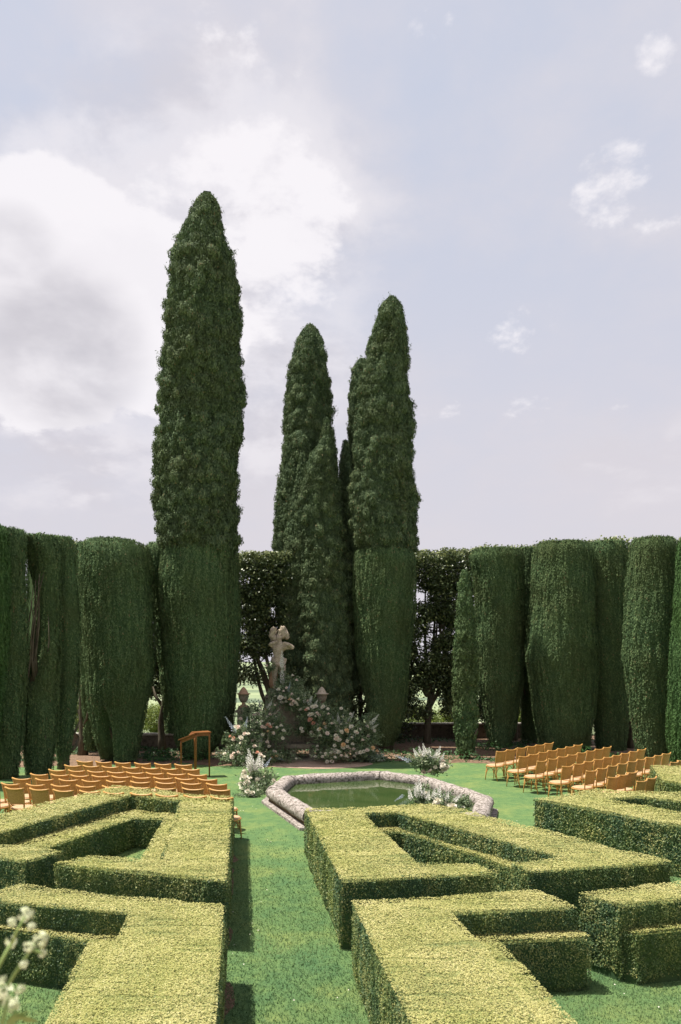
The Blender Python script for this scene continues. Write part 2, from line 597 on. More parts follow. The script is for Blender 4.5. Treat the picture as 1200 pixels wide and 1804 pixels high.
def inset(poly, d):
    """move every edge of a convex ring towards its centre by d"""
    n = len(poly); out = []
    c = Vector((sum(p[0] for p in poly) / n, sum(p[1] for p in poly) / n))
    lines = []
    for i in range(n):
        a = Vector(poly[i]); b = Vector(poly[(i + 1) % n])
        t = (b - a).normalized(); nn = Vector((-t.y, t.x))
        if nn.dot(c - a) < 0: nn = -nn
        lines.append((a + nn * d, t))
    for i in range(n):
        p, t = lines[i - 1]; q, u = lines[i]
        den = t.x * u.y - t.y * u.x
        s_ = ((q.x - p.x) * u.y - (q.y - p.y) * u.x) / den
        out.append(tuple(p + t * s_))
    return out


hole = inset(rim, .12)
gx0, gx1, gy0, gy1 = -16, 16, 2.4, 39
outer = [(gx0, gy0), (gx1, gy0), (gx1, gy1), (gx0, gy1)]
bm = bmesh.new()
ov = [bm.verts.new((x, y, 0)) for x, y in outer]
hv = [bm.verts.new((x, y, 0)) for x, y in hole]
for ring in (ov, hv):
    for i in range(len(ring)):
        bm.edges.new((ring[i], ring[(i + 1) % len(ring)]))
bmesh.ops.triangle_fill(bm, use_beauty=True, edges=bm.edges[:])
for f_ in bm.faces:
    if f_.normal.z < 0: f_.normal_flip()
me = bpy.data.meshes.new('lawn'); bm.to_mesh(me); bm.free()
# drop the fill inside the pool if the filler covered it
lawn = link('lawn', me, M['lawn']); tag(lawn, kind='structure')

# the terrain beyond the garden wall: falls away, then rolls to the horizon
xs = np.concatenate([np.linspace(-3500, -60, 24), np.linspace(-40, 60, 26), np.linspace(80, 3500, 24)])
ys = np.concatenate([[-400, -60, 2.3], np.linspace(39.0, 130, 24), np.geomspace(150, 4500, 34)])
verts = []
for y in ys:
    for x in xs:
        if y < 39.01 and abs(x) <= 41:
            z = -.5
        else:
            d = max(0, y - 39)
            z = -.5 - 15 * (1 - math.exp(-(d / 55) ** 1.4)) + 5 * math.sin(x * .009 + 1.3) * math.sin(y * .006) * min(1, d / 200)
            z += 12 * min(1, max(0, (y - 700) / 2500)) - 1.5 * math.sin(x * .02) * min(1, d / 100)
        verts.append((x, y, z))
nx = len(xs)
faces = [(j * nx + i, j * nx + i + 1, (j + 1) * nx + i + 1, (j + 1) * nx + i) for j in range(len(ys) - 1) for i in range(nx - 1)]
hills = link('terrain', mesh_from(verts, faces, 'terrain'), M['far'], smooth_=True)
tag(hills, kind='structure')

# bare soil under the cypresses and the gravel court before the bench
soil_edge = [(-500, 1352), (-40, 1352), (120, 1350), (250, 1346), (330, 1346), (400, 1350), (480, 1350), (600, 1344), (660, 1339), (760, 1343), (870, 1346), (960, 1341), (1100, 1347), (1300, 1362), (1700, 1380)]
sp = [P(x, y) for x, y in soil_edge]
sp2 = []
for i in range(len(sp) - 1):
    for t in np.linspace(0, 1, 8)[:-1]:
        x = sp[i][0] * (1 - t) + sp[i + 1][0] * t; y = sp[i][1] * (1 - t) + sp[i + 1][1] * t
        sp2.append((x, y + .18 * math.sin(x * 3.1) + .1 * math.sin(x * 7.7)))
sheet('soil', sp2 + [(15.9, 38.9), (-15.9, 38.9)], .004, M['soil'])
gp = []
cx, cy = P(560, 1347)
for k in range(40):
    a = 2 * math.pi * k / 40
    gp.append((cx + 1.9 * math.cos(a) * (1 + .05 * math.sin(5 * a)), cy + 1.05 * math.sin(a) * (1 + .06 * math.sin(4 * a + 1))))
sheet('gravel_court', gp, .008, M['gravel'])

# upper terrace the photograph was taken from, and its retaining wall
b = MB(); b.box((0, -6.8, .93), (32, 18, 1.9)); tag(b.build('terrace', M['gravel']), kind='structure')
b = MB(); b.box((0, 2.31, 1.0), (32, .2, 2.0)); tag(b.build('retaining_wall', M['wall']), 'old plastered retaining wall carrying the upper terrace below the camera', 'wall')


# ------------------------------------------------------------------ pool
def ring_band(polyA, zA, polyB, zB):
    n = len(polyA)
    vs = [(x, y, zA) for x, y in polyA] + [(x, y, zB) for x, y in polyB]
    return vs, [(i, (i + 1) % n, n + (i + 1) % n, n + i) for i in range(n)]


pool = empty('garden_pool', (rc[0], rc[1], 0))
tag(pool, 'eight sided stone pool with a lichen covered rounded rim and still green water', 'pool')


def to_local(o, root):
    o.matrix_parent_inverse = Matrix.Translation(-root.location)


prof = []   # (inset distance, z) of the rounded rim from outer foot over the top to inner foot
for k in range(9):
    a = math.pi * k / 8
    prof.append((.20 - .21 * math.cos(a) , .22 + .18 * math.sin(a) ** .6))
prof = [(.03, .15)] + prof + [(.38, .13)]
rings = [inset(rim, d) for d, z in prof]
for i in range(8):
    j = (i + 1) % 8
    vs = []; fs = []
    steps = 14
    g = .004
    for t in np.linspace(g, 1 - g, steps):
        for (d, z), rg in zip(prof, rings):
            x = rg[i][0] * (1 - t) + rg[j][0] * t; y = rg[i][1] * (1 - t) + rg[j][1] * t
            vs.append((x, y, z))
    vs = np.array(vs)
    dz = (vnoise(vs * 5, 3) - .5) * .05 + (vnoise(vs * 13, 5) - .5) * .02
    vs[:, 2] += dz; vs[:, 0] += (vnoise(vs * 6, 9) - .5) * .03
    npf = len(prof)
    for s_ in range(steps - 1):
        for q in range(npf - 1):
            fs.append((s_ * npf + q, s_ * npf + q + 1, (s_ + 1) * npf + q + 1, (s_ + 1) * npf + q))
    fs.append(tuple(range(npf))); fs.append(tuple((steps - 1) * npf + q for q in range(npf - 1, -1, -1)))
    o = link('rim_stone', mesh_from(vs, fs), M['rim'], pool, True); to_local(o, pool)
vs, fs = ring_band(inset(rim, .08), -.3, inset(rim, .08), .15)
o = link('base_course', mesh_from(vs, fs), M['pool_wall'], pool); to_local(o, pool)
vs, fs = ring_band(inset(rim, .36), .16, inset(rim, .36), -.3)
o = link('inner_wall', mesh_from(vs, fs), M['pool_wall'], pool); to_local(o, pool)
b = MB()
A = inset(rim, -.10); B = inset(rim, .10)
for (pa, za, pb_, zb) in ((A, 0, A, .06), (A, .06, B, .06)):
    vs, fs = ring_band(pa, za, pb_, zb); b.add(vs, fs)
o = b.build('plinth', M['rim'], pool); to_local(o, pool)
o = link('water', mesh_from([(x, y, .17) for x, y in inset(rim, .34)], [tuple(range(8))]), M['water'], pool); to_local(o, pool)

# ------------------------------------------------------------------ box hedges
def in_poly(x, y, poly):
    c = np.zeros(len(x), bool)
    n = len(poly)
    for i in range(n):
        x1, y1 = poly[i]; x2, y2 = poly[(i + 1) % n]
        cond = ((y1 > y) != (y2 > y)) & (x < (x2 - x1) * (y - y1) / (y2 - y1 + 1e-12) + x1)
        c ^= cond
    return c


def seen(x, y, marg=.6):
    """rough test: could a camera at or near the photograph's see this spot"""
    return (np.abs(x) < y * .43 + marg + .8)


def inset_any(poly, d):
    """offset a counter-clockwise outline inwards"""
    n = len(poly); out = []
    for i in range(n):
        a = Vector(poly[i - 1]); b = Vector(poly[i]); c = Vector(poly[(i + 1) % n])
        t1 = (b - a).normalized(); t2 = (c - b).normalized()
        n1 = Vector((-t1.y, t1.x)); n2 = Vector((-t2.y, t2.x))
        m_ = n1 + n2
        m_ = m_ / max(.3, m_.dot(n1))
        out.append((b.x + m_.x * d, b.y + m_.y * d))
    return out


def tier(name, poly, h, parent, z0=0.0, seed=1):
    area = 0
    n = len(poly)
    for i in range(n):
        area += poly[i][0] * poly[(i + 1) % n][1] - poly[(i + 1) % n][0] * poly[i][1]
    if area < 0: poly = poly[::-1]
    # solid clipped body
    core = inset_any(poly, .028)
    vs = [(x, y, z0) for x, y in core] + [(x, y, h - .05) for x, y in core]
    fs = [tuple(range(n, 2 * n))] + [(i, (i + 1) % n, n + (i + 1) % n, n + i) for i in range(n)]
    me = mesh_from(vs, fs, name); tone_all(me, .12); me.attributes['tone'].data[0].value = .55  # shade on the sides and sun on the top face put into tone
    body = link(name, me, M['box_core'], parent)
    L = []; T = []
    # top leaves
    px = [p[0] for p in poly]; py = [p[1] for p in poly]
    bx0, bx1, by0, by1 = min(px), max(px), min(py), max(py)

    def dens(y):   # leaves per square metre and their size fall and grow with distance
        s = np.clip(.00175 * y, .0135, .029)
        return 1.45 / (s * s), s
    for yy in np.arange(by0, by1, .5):
        d, s = dens(yy + .25)
        k = int((bx1 - bx0) * .5 * d)
        x = RNG.uniform(bx0, bx1, k); y = RNG.uniform(yy, min(yy + .5, by1), k)
        ok = in_poly(x, y, poly) & seen(x, y); x = x[ok]; y = y[ok]; k = len(x)
        if not k: continue
        q = np.stack([x, y, np.zeros(k)], 1)
        wav = (vnoise(q * [1.3, 1.3, 1], seed) - .5) * .045 + (vnoise(q * [3.5, 3.5, 1], seed + 3) - .5) * .02 + (vnoise(q * [9, 9, 1], seed) - .5) * .012
        ridge = vnoise(q * [2.2, 16, 1], seed + 4)
        z = h + wav + RNG.uniform(-.008, .008, k) - (ridge > .8) * .01
        p = np.stack([x, y, z], 1)
        nn = np.tile([0, 0, 1.0], (k, 1))
        al = np.stack([RNG.normal(size=k), RNG.normal(size=k), np.full(k, .6)], 1)
        L.append(leaf_tris(p, nn, unit(al), s * 1.3, s * 1.0, .22))
        T.append(.78 + RNG.normal(0, .09, k) - (ridge > .80) * .16 + (vnoise(q * 3, seed + 2) - .5) * .22)  # yellow new growth, plus sunlight on the top put into leaf tone
    # side leaves
    for i in range(n):
        a = np.array(poly[i]); c = np.array(poly[(i + 1) % n])
        ln = np.linalg.norm(c - a)
        if ln < .05: continue
        t = (c - a) / ln; nn2 = np.array([t[1], -t[0]])
        mid = (a + c) / 2
        facing = np.dot(nn2, -mid / np.linalg.norm(mid))
        for s0 in np.arange(0, ln, .6):
            pm = a + t * min(s0 + .3, ln)
            if not seen(np.array([pm[0]]), np.array([pm[1]]), 1.0)[0]: continue
            d, s = dens(pm[1])
            d *= .95 if facing > -.12 else .15
            seg = min(.6, ln - s0)
            k = int(seg * (h - z0) * d)
            u = s0 + RNG.uniform(0, seg, k); z = z0 + RNG.uniform(0.0, h - z0, k)
            p2 = a + np.outer(u, t)
            q = np.stack([u, z, np.full(k, i * 7.0)], 1)
            out = (vnoise(q * [2, 2, 1], seed) - .5) * .055 + (vnoise(q * [14, 10, 1], seed + 1) - .5) * .035 + RNG.uniform(-.006, .012, k)
            out -= .04 * np.clip((z - (h - .05)) / .05, 0, 1) ** 2
            out -= .05 * np.clip((.10 - (z)) / .10, 0, 1) if z0 == 0 else 0
            p = np.concatenate([p2 + out[:, None] * nn2, z[:, None]], 1)
            nn = np.tile([nn2[0], nn2[1], .45], (k, 1))
            al = np.stack([RNG.normal(size=k) * .7, RNG.normal(size=k) * .7, RNG.normal(size=k) * .8 + .4], 1)
            L.append(leaf_tris(p, nn, al, s * 1.35, s * 1.0, .55))
            T.append(.35 + RNG.normal(0, .16, k) + (vnoise(q * [5, 2.5, 1], seed + 7) - .5) * .4)  # older green leaves, plus shade on the sides put into darker tone
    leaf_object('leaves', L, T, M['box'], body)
    return body


def hedge(label, tiers, seed):
    c = tiers[0][0][0]
    root = empty('box_hedge', (c[0], c[1], 0))
    tag(root, label, 'hedge', 'clipped two step box hedges of the parterre')
    for k, (poly, h) in enumerate(tiers):
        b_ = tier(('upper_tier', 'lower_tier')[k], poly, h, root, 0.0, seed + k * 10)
        to_local(b_, root)
    return root


UH, LW = .88, .60
p = lambda x, y: P(x, y, UH)
q = lambda x, y: P(x, y, LW)


def off(a, dx, dy): return (a[0] + dx, a[1] + dy)


hedge('far left box hedge enclosing a small lawn in front of the left chairs',
      [([p(200, 1384), p(410, 1404), p(400, 1550), p(96, 1520), p(160, 1505), p(283, 1513), p(317.5, 1410), p(230, 1400), (-5.65, 12.05), p(112, 1498.5), p(45, 1516), (-6.86, 11.83)], UH),
       ([off(p(283, 1513), .05, 0), off(p(317.5, 1410), .05, .05), off(p(230, 1400), -.05, .05), (-5.72, 12.05), (-5.05, 11.85), q(235, 1440), q(290, 1441), (-2.93, 11.0)], LW)], 1)
hedge('nearest left box hedge, broad top behind the blurred white blossoms',
      [([p(35, 1557.5), p(395, 1593), (-.716, 4.2), (-1.77, 4.2), p(227, 1606), p(0, 1586), (-4.35, 9.17)], UH),
       ([(-1.72, 4.25), (-2.14, 4.25), q(157, 1655), q(0, 1634), (-4.3, 9.05), (-4.3, 9.22), off(p(0, 1586), 0, .05), off(p(227, 1606), .05, .05)], LW)], 2)
hedge('box hedge in front of the pool with a triangular opening in its top',
      [([p(537.5, 1425), p(760, 1414), p(1187, 1517), p(932, 1533), p(902, 1517), p(985, 1507.5), p(700, 1430), p(640, 1432.5), p(735, 1520), p(840, 1518), p(872, 1536), p(600, 1550)], UH),
       ([off(p(735, 1520), -.05, 0), off(p(640, 1432.5), -.05, .05), off(p(700, 1430), .05, .05), off(p(985, 1507.5), .05, .02), (2.8, 10.99), (2.366, 11.83), (1.83, 12.82), (1.09, 14.05), (.735, 14.05), (1.118, 11.86), (1.31, 10.74)], LW)], 3)
hedge('nearest box hedge right of the grass aisle, cut by the bottom edge',
      [([p(619, 1586), p(945, 1567), p(1017, 1596), p(794, 1606.5), (1.85, 4.2), (.763, 4.2)], UH),
       ([(1.12, 8.68), (2.6, 8.90), q(1028, 1642), q(1041, 1650), q(877, 1657), (2.31, 4.25), (1.8, 4.25)], LW)], 4)
hedge('box hedge at the lower right edge with a lower step on its shaded side',
      [([p(1020, 1572), (6.6, 10.7), (6.6, 9.85), p(1200, 1583), p(1092, 1593)], UH),
       ([(3.12, 8.95), (6.55, 9.9), (6.55, 9.6), q(1200, 1635), q(1122, 1642)], LW)], 5)
hedge('long box hedge in front of the right chairs, running out of the right edge',
      [([p(939, 1406), p(1050, 1391), (9, 15.9), (9, 14.2), p(1200, 1411), p(1128, 1403), p(1067, 1407), p(1200, 1430), (8.5, 11), (7.2, 10.95)], UH)], 6)
hedge('small far box hedge at the right edge beside the last cane chairs',
      [([p(1146, 1347.5), (11, 20.4), (11, 15.6), (9, 16.3), p(1200, 1380), p(1167, 1374)], UH)], 7)

# worn earth showing along the feet of the hedges beside the aisle
def earth(a, c, w, seed):
    a = Vector(a); c = Vector(c); n_ = int((c - a).length / .12)
    t = (c - a).normalized(); o_ = Vector((-t.y, t.x)) * (1 if w > 0 else -1); w = abs(w)
    near = [a + (c - a) * (i / n_) - o_ * .06 for i in range(n_ + 1)]
    rr_ = random.Random(seed)
    v_ = vnoise([[i * .35, seed, 0] for i in range(n_ + 1)], 4)
    far = [q_ + o_ * (.06 + w * max(.02, (v_[i] - .35) * 2.2)) for i, q_ in enumerate(near)]
    sheet('bare_earth', [tuple(q_) for q_ in near] + [tuple(q_) for q_ in reversed(far)], .005, M['soil'])
earth(p(400, 1550), p(410, 1404), -.09, 1)
earth((-.716, 4.2), p(395, 1593), -.09, 2)

# grass blades over the near lawn, and daisies
k = 230000
y = np.sqrt(RNG.uniform(7.3 ** 2, 17.5 ** 2, k)); x = RNG.uniform(-1, 1, k) * (y * .43 + .4)
keep = RNG.uniform(0, 1, k) < np.clip((7.5 / y) ** 1.6, .15, 1) * np.clip((17.5 - y) / 6, 0, 1)
x = x[keep]; y = y[keep]
ok = ~in_poly(x, y, inset(rim, -.12))
for o_ in [o_ for o_ in bpy.data.objects if o_.name.startswith(('upper_tier', 'lower_tier'))]:
    mw = o_.data
    nn = len(mw.vertices) // 2
    poly = [(mw.vertices[i].co.x, mw.vertices[i].co.y) for i in range(nn)]
    ok &= ~in_poly(x, y, poly)
x = x[ok]; y = y[ok]; k = len(x)
pp = np.stack([x, y, np.full(k, .014)], 1)
up = np.stack([RNG.normal(0, .5, k), RNG.normal(0, .5, k), np.ones(k)], 1)
nrm = np.stack([RNG.normal(0, 1, k), RNG.normal(0, 1, k) - .6, RNG.uniform(.2, 1, k)], 1)
tv = .45 + RNG.normal(0, .12, k) + (vnoise(pp * [1.1, 1.1, 0], 3) - .5) * .6
g = leaf_object('grass', [leaf_tris(pp, nrm, up, .026, .007 + .0006 * y, .2)], [tv], M['blades'])
k = 420
y = RNG.uniform(7.8, 22, k); x = RNG.uniform(-1, 1, k) * (y * .43)
pp = np.stack([x, y, np.full(k, .03)], 1)
ok = vnoise(pp * [.6, .6, 0], 8) > .45
pp = pp[ok]; k = len(pp)
dz = leaf_object('daisies', [leaf_tris(pp, np.tile([0, -.3, 1.], (k, 1)), np.tile([1., 0, 0], (k, 1)), .02, .018, .3, True)], [np.ones(k)], M['white_petal'])

# ------------------------------------------------------------------ cypresses
def trunk_part(parent, x, y, r0, h, name='trunk', limbs=4, seed=0, m=None):
    rr = random.Random(seed)
    b_ = MB()
    pts = [(x + rr.uniform(-.04, .04) * i, y + rr.uniform(-.04, .04) * i, h * i / 5) for i in range(6)]
    b_.tube(pts, [r0 * (1.25 if i == 0 else 1) * (1 - i / 6) for i in range(6)], 9)
    for i in range(limbs):
        z = h * rr.uniform(.1, .6); a = rr.uniform(0, 6.28)
        l = rr.uniform(.5, 1.0) * h * .25
        b_.tube([(x, y, z), (x + math.cos(a) * r0 * 2.2, y + math.sin(a) * r0 * 2.2, z + l * .5), (x + math.cos(a) * r0 * 3, y + math.sin(a) * r0 * 3, z + l)], [r0 * .45, r0 * .3, r0 * .12], 6)
    return b_.build(name, m or M['bark'], parent, True)


def crown(parent, name, D, prof, m, style, seed=0, depth=1.0, flat=False, gap=None, dens=1.0):
    """prof: rows (row in photograph, left, right) of the outline at distance D.
    style 'wild' = lumpy sprays, 'clip' = sheared surface."""
    rng = np.random.default_rng(100 + seed)
    prof = sorted(prof, key=lambda r_: -r_[0])
    zs = np.array([CH - (r_[0] - HZ) * D / FP for r_ in prof])
    cs = np.array([((r_[1] + r_[2]) / 2 - 600) * D / FP for r_ in prof])
    rs = np.array([(r_[2] - r_[1]) / 2 * D / FP for r_ in prof])
    z0, z1 = zs[0], zs[-1]

    def rad(th, z):
        r_ = np.interp(z, zs, rs); c_ = np.interp(z, zs, cs)
        q_ = np.stack([np.cos(th) * 1.6 + seed * 3.3, np.sin(th) * 1.6, z * (.55 if style == 'clip' else .8)], 1)
        amp = .12 if style == 'clip' else .22
        if style == 'wild': r_ = r_ * .93
        f_ = 1 + (vnoise(q_, seed) - .5) * amp
        if gap is not None:
            gx, gz, grx, grz = gap
            X = c_ + np.cos(th) * r_; fr = np.sin(th) < .35
            g_ = np.clip(1.25 - np.sqrt(((X - gx) / grx) ** 2 + ((z - gz) / grz) ** 2), 0, 1) * fr
            f_ = f_ * (1 - .75 * np.clip(g_ * 2.2, 0, 1))
        return r_ * f_, c_
    CW = .27 if rs.max() > 1.0 else .23      # width of one bunch of sprays

    def lumpy(th, z):
        r_, c_ = rad(th, z)
        q_ = np.stack([np.cos(th) * r_ / CW, np.sin(th) * r_ / CW, z / (CW * 1.6) + seed * 7], 1)
        d_, o_, i_ = worley(q_, seed)
        d2, o2, i2 = worley(q_ * 2.1, seed + 50)
        d3, o3, i3 = worley(q_ * [.38, .38, .30], seed + 90)
        hgt = (1 - np.clip(d_ / .8, 0, 1) ** 2) * .25 * np.clip(r_ * .9, .08, 1.0) * (.3 + 1.1 * i_) + (1 - np.clip(d2, 0, 1) ** 2) * .08 * np.clip(r_ * 2, .3, 1) + (1 - np.clip(d3, 0, 1) ** 2) * .12 * np.clip(r_, .2, 1)
        rr_ = r_ * .82 + hgt
        pos = np.stack([c_ + np.cos(th) * rr_, D + np.sin(th) * rr_ * depth, z], 1)
        n_ = unit(np.stack([np.cos(th), np.sin(th), np.full(len(th), .15)], 1) * .5 + o_ * [1, 1, .75] + o2 * .5)
        return pos, n_, i_
    # inner body
    nt_, nz_ = (28, max(14, int((z1 - z0) * 3))) if style == 'clip' else (90, max(20, int((z1 - z0) * 10)))
    TH, ZZ = np.meshgrid(np.linspace(0, 2 * np.pi, nt_, endpoint=False), np.linspace(z0, z1, nz_))
    r_, c_ = rad(TH.ravel(), ZZ.ravel())
    shrink = .95 if style == 'clip' else .80
    vx = c_ + np.cos(TH.ravel()) * r_ * shrink; vy = D + np.sin(TH.ravel()) * r_ * shrink * depth
    vs = np.stack([vx, vy, ZZ.ravel() - (0.02 if flat else 0)], 1)
    if style == 'wild':
        pw, nw, iw = lumpy(TH.ravel(), ZZ.ravel())
        vs = pw - nw * .05
    fs = [(j * nt_ + i, j * nt_ + (i + 1) % nt_, (j + 1) * nt_ + (i + 1) % nt_, (j + 1) * nt_ + i) for j in range(nz_ - 1) for i in range(nt_)]
    fs += [tuple(range(nt_ - 1, -1, -1)), tuple((nz_ - 1) * nt_ + i for i in range(nt_))]
    me = mesh_from(vs, fs, name); tone_all(me, .32)
    body = link(name, me, m, parent, True)
    L = []; T = []
    area = 2 * np.pi * float(np.trapezoid(rs, zs)) if hasattr(np, 'trapezoid') else 2 * np.pi * float(np.trapz(rs, zs))
    zg = np.linspace(z0, z1, 200); wr = np.interp(zg, zs, rs) + .05; cdf = np.cumsum(wr); cdf = cdf / cdf[-1]

    def sample(k):
        z = np.interp(rng.uniform(0, 1, k), cdf, zg)
        th = rng.uniform(0, 2 * np.pi, k)
        back = np.sin(th) > .45
        ok_ = ~back | (rng.uniform(0, 1, k) < .25)
        return th[ok_], z[ok_]
    if style == 'wild':
        th, z = sample(int(area * 1000 * dens))
        pos, nn_, id_ = lumpy(th, z)
        k = len(th)
        pos = pos + nn_ * rng.uniform(-.035, .05, (k, 1))
        al = nn_ * .45 + np.array([0, 0, 1.0])
        L.append(leaf_tris(pos, nn_, al, .10, .042, .32))
        T.append(.36 + id_ * .30 + rng.normal(0, .15, k) + (rng.uniform(0, 1, k) > .988) * .5)
        # stray sprays that break the outline
        th, z = sample(int(area * 3.5 * dens))
        pos, nn_, id_ = lumpy(th, z)
        idx = np.repeat(np.arange(len(th)), 16)
        dv = rng.normal(0, 1, (len(idx), 3))
        pos = pos[idx] + nn_[idx] * .09 + dv * [.035, .035, .09] + np.array([0, 0, .05])
        L.append(leaf_tris(pos, unit(dv + nn_[idx]), nn_[idx] * .4 + np.array([0, 0, 1.0]), .09, .035, .3))
        T.append(.55 + rng.normal(0, .15, len(idx)))
    else:
        k = int(area * 1000 * dens)
        th, z = sample(k)
        r_, c_ = rad(th, z); k = len(th)
        q_ = np.stack([(th - 4.712) * 8.5 * rs.max() + (vnoise(np.stack([th * 2, z * .7, z * 0 + seed], 1), 3) - .5) * 1.2, z * 1.3, np.full(k, seed * 1.0)], 1)
        streak = vnoise(q_, seed + 1) - .5
        fine_ = vnoise(q_ * [2.6, 2.2, 1], seed + 2) - .5
        dw, ow, iw = worley(np.stack([np.cos(th) * r_ * 2.2, np.sin(th) * r_ * 2.2, z * .95 + seed], 1), seed)
        rr = r_ + streak * .06 + fine_ * .07 + (1 - dw) * .07 - .03 + rng.uniform(-.02, .02, k)
        pos = np.stack([c_ + np.cos(th) * rr, D + np.sin(th) * rr * depth, z], 1)
        n0 = unit(np.stack([np.cos(th), np.sin(th), np.full(k, .2)], 1) + ow * .5)
        al = np.tile([0, 0, 1.0], (k, 1)) + n0 * .25
        L.append(leaf_tris(pos, n0, al, .082, .036, .30))
        T.append(.5 + rng.normal(0, .18, k) + streak * .22 + fine_ * .3 + (rng.uniform(0, 1, k) > .99) * .5)
    if flat:   # sheared flat head
        R1, C1 = rs[-1], cs[-1]
        k = int(math.pi * R1 * R1 * 700)
        a = rng.uniform(0, 2 * np.pi, k); r0 = R1 * np.sqrt(rng.uniform(0, 1, k)) * 1.02
        pos = np.stack([C1 + np.cos(a) * r0, D + np.sin(a) * r0 * depth, z1 + rng.uniform(-.03, .05, k)], 1)
        L.append(leaf_tris(pos, np.tile([0, -.2, 1.0], (k, 1)), np.tile([0, 0, 1.0], (k, 1)) + rng.normal(0, .5, (k, 3)), .11, .05, .5))
        T.append(.55 + rng.normal(0, .18, k))
    leaf_object('foliage', L, T, m, body)
    return body


def base_d(py): return FP * CH / (py - HZ)


def tree(name, label, cat, D, x_px, parts, r0=.2, th=4.0, group=None, seed=0, limbs=4):
    x = (x_px - 600) * D / FP
    root = empty(name, (x, D, 0))
    tag(root, label, cat, group)
    t = trunk_part(root, 0, 0, r0, th, seed=seed, limbs=limbs)
    for (nm, prof, m_, style, kw) in parts:
        c_ = crown(root, nm, D, prof, m_, style, seed=seed, **kw)
        to_local(c_, root)
    return root


C, CL, CB = M['cypress'], M['clipped'], M['clipped_bright']
GT = 'tall pointed cypresses'
GR = 'flat topped clipped cypresses round the garden'

# the tall ones
tree('cypress_tree', 'tallest cypress, left of the statue, shaggy spire above a clipped skirt', 'tree', base_d(1336), 350, [
    ('crown', [(341, 359, 371), (352, 349, 380), (372, 338, 386), (400, 325, 391), (430, 313, 400), (450, 307, 409), (500, 300, 417), (550, 297, 422), (600, 291, 427), (650, 286, 428), (700, 283, 429), (750, 280, 429), (800, 275, 425), (850, 271, 420), (900, 270, 418), (950, 273, 419), (968, 286, 416), (982, 320, 400)], C, 'wild', {}),
    ('clipped_skirt', [(962, 292, 408), (975, 285, 412), (1020, 280, 412), (1080, 284, 411), (1140, 290, 410), (1200, 293, 409), (1240, 298, 404), (1280, 305, 396), (1310, 312, 384), (1332, 325, 368)], CL, 'clip', {'flat': True})],
    .28, 6, GT, 1)
tree('cypress_tree', 'second tall cypress spire, right of the statue with a clipped skirt to the ground', 'tree', base_d(1321), 680, [
    ('crown', [(522, 687, 694), (535, 675, 705), (560, 665, 709), (600, 655, 713), (650, 645, 715), (700, 637, 720), (750, 629, 725), (800, 623, 730), (850, 620, 732), (900, 618, 734), (950, 620, 733), (970, 630, 730), (980, 650, 715)], C, 'wild', {'dens': 1.15}),
    ('clipped_skirt', [(972, 626, 728), (985, 622, 733), (1050, 621, 733), (1100, 624, 729), (1150, 630, 724), (1200, 638, 719), (1250, 647, 713), (1290, 656, 702), (1312, 664, 692)], CL, 'clip', {'flat': True})],
    .26, 6, GT, 2)
tree('cypress_tree', 'cypress with a rounded spire behind the statue, centre of the group', 'tree', 36.0, 548, [
    ('crown', [(571, 544, 549), (582, 534, 559), (600, 523, 568), (650, 510, 577), (700, 505, 580), (750, 501, 582), (800, 505, 586), (850, 506, 588), (900, 504, 590), (950, 500, 594), (1000, 483, 602), (1100, 490, 606), (1200, 500, 606), (1250, 515, 600)], C, 'wild', {})],
    .2, 5, GT, 3)
tree('cypress_tree', 'low blunt cypress at the left flank of the centre group', 'tree', 34.5, 522, [
    ('crown', [(760, 523, 532), (772, 508, 541), (800, 499, 546), (850, 493, 545), (900, 486, 542), (960, 481, 540), (1040, 488, 562), (1120, 494, 562), (1200, 502, 560), (1250, 512, 555)], C, 'wild', {})],
    .15, 4, GT, 4)
tree('cypress_tree', 'slim low cypress with a thin pointed tip in front of the blunt one', 'tree', 33.6, 530, [
    ('crown', [(797, 532, 534), (820, 527, 538), (860, 519, 544), (900, 512, 550), (960, 502, 556), (1020, 496, 570), (1080, 494, 572), (1150, 498, 572), (1210, 506, 570), (1250, 515, 565)], C, 'wild', {})],
    .13, 4, GT, 5)
tree('cypress_tree', 'dark cypress standing directly behind the stone bench with a needle tip', 'tree', 33.0, 568, [
    ('crown', [(736, 575, 577), (760, 569, 583), (785, 561, 588), (800, 549, 591), (830, 537, 596), (880, 529, 601), (940, 526, 607), (1000, 528, 618), (1080, 530, 622), (1150, 530, 624), (1220, 532, 622), (1270, 540, 612), (1310, 555, 600)], C, 'wild', {})],
    .2, 5, GT, 6)
tree('cypress_tree', 'thin dark cypress tip squeezed between the centre group and the right spire', 'tree', 35.5, 609, [
    ('crown', [(775, 607, 611), (800, 601, 616), (850, 597, 622), (900, 595, 625), (1000, 592, 630), (1100, 592, 632), (1220, 596, 630)], C, 'wild', {})],
    .12, 4, GT, 7)
tree('cypress_tree', 'narrow cypress peeping out behind the left side of the right spire', 'tree', 36.5, 637, [
    ('crown', [(632, 634, 642), (645, 625, 650), (680, 618, 655), (740, 615, 660), (800, 614, 662), (900, 613, 664), (1000, 614, 664), (1200, 620, 660)], C, 'wild', {})],
    .15, 5, GT, 8)

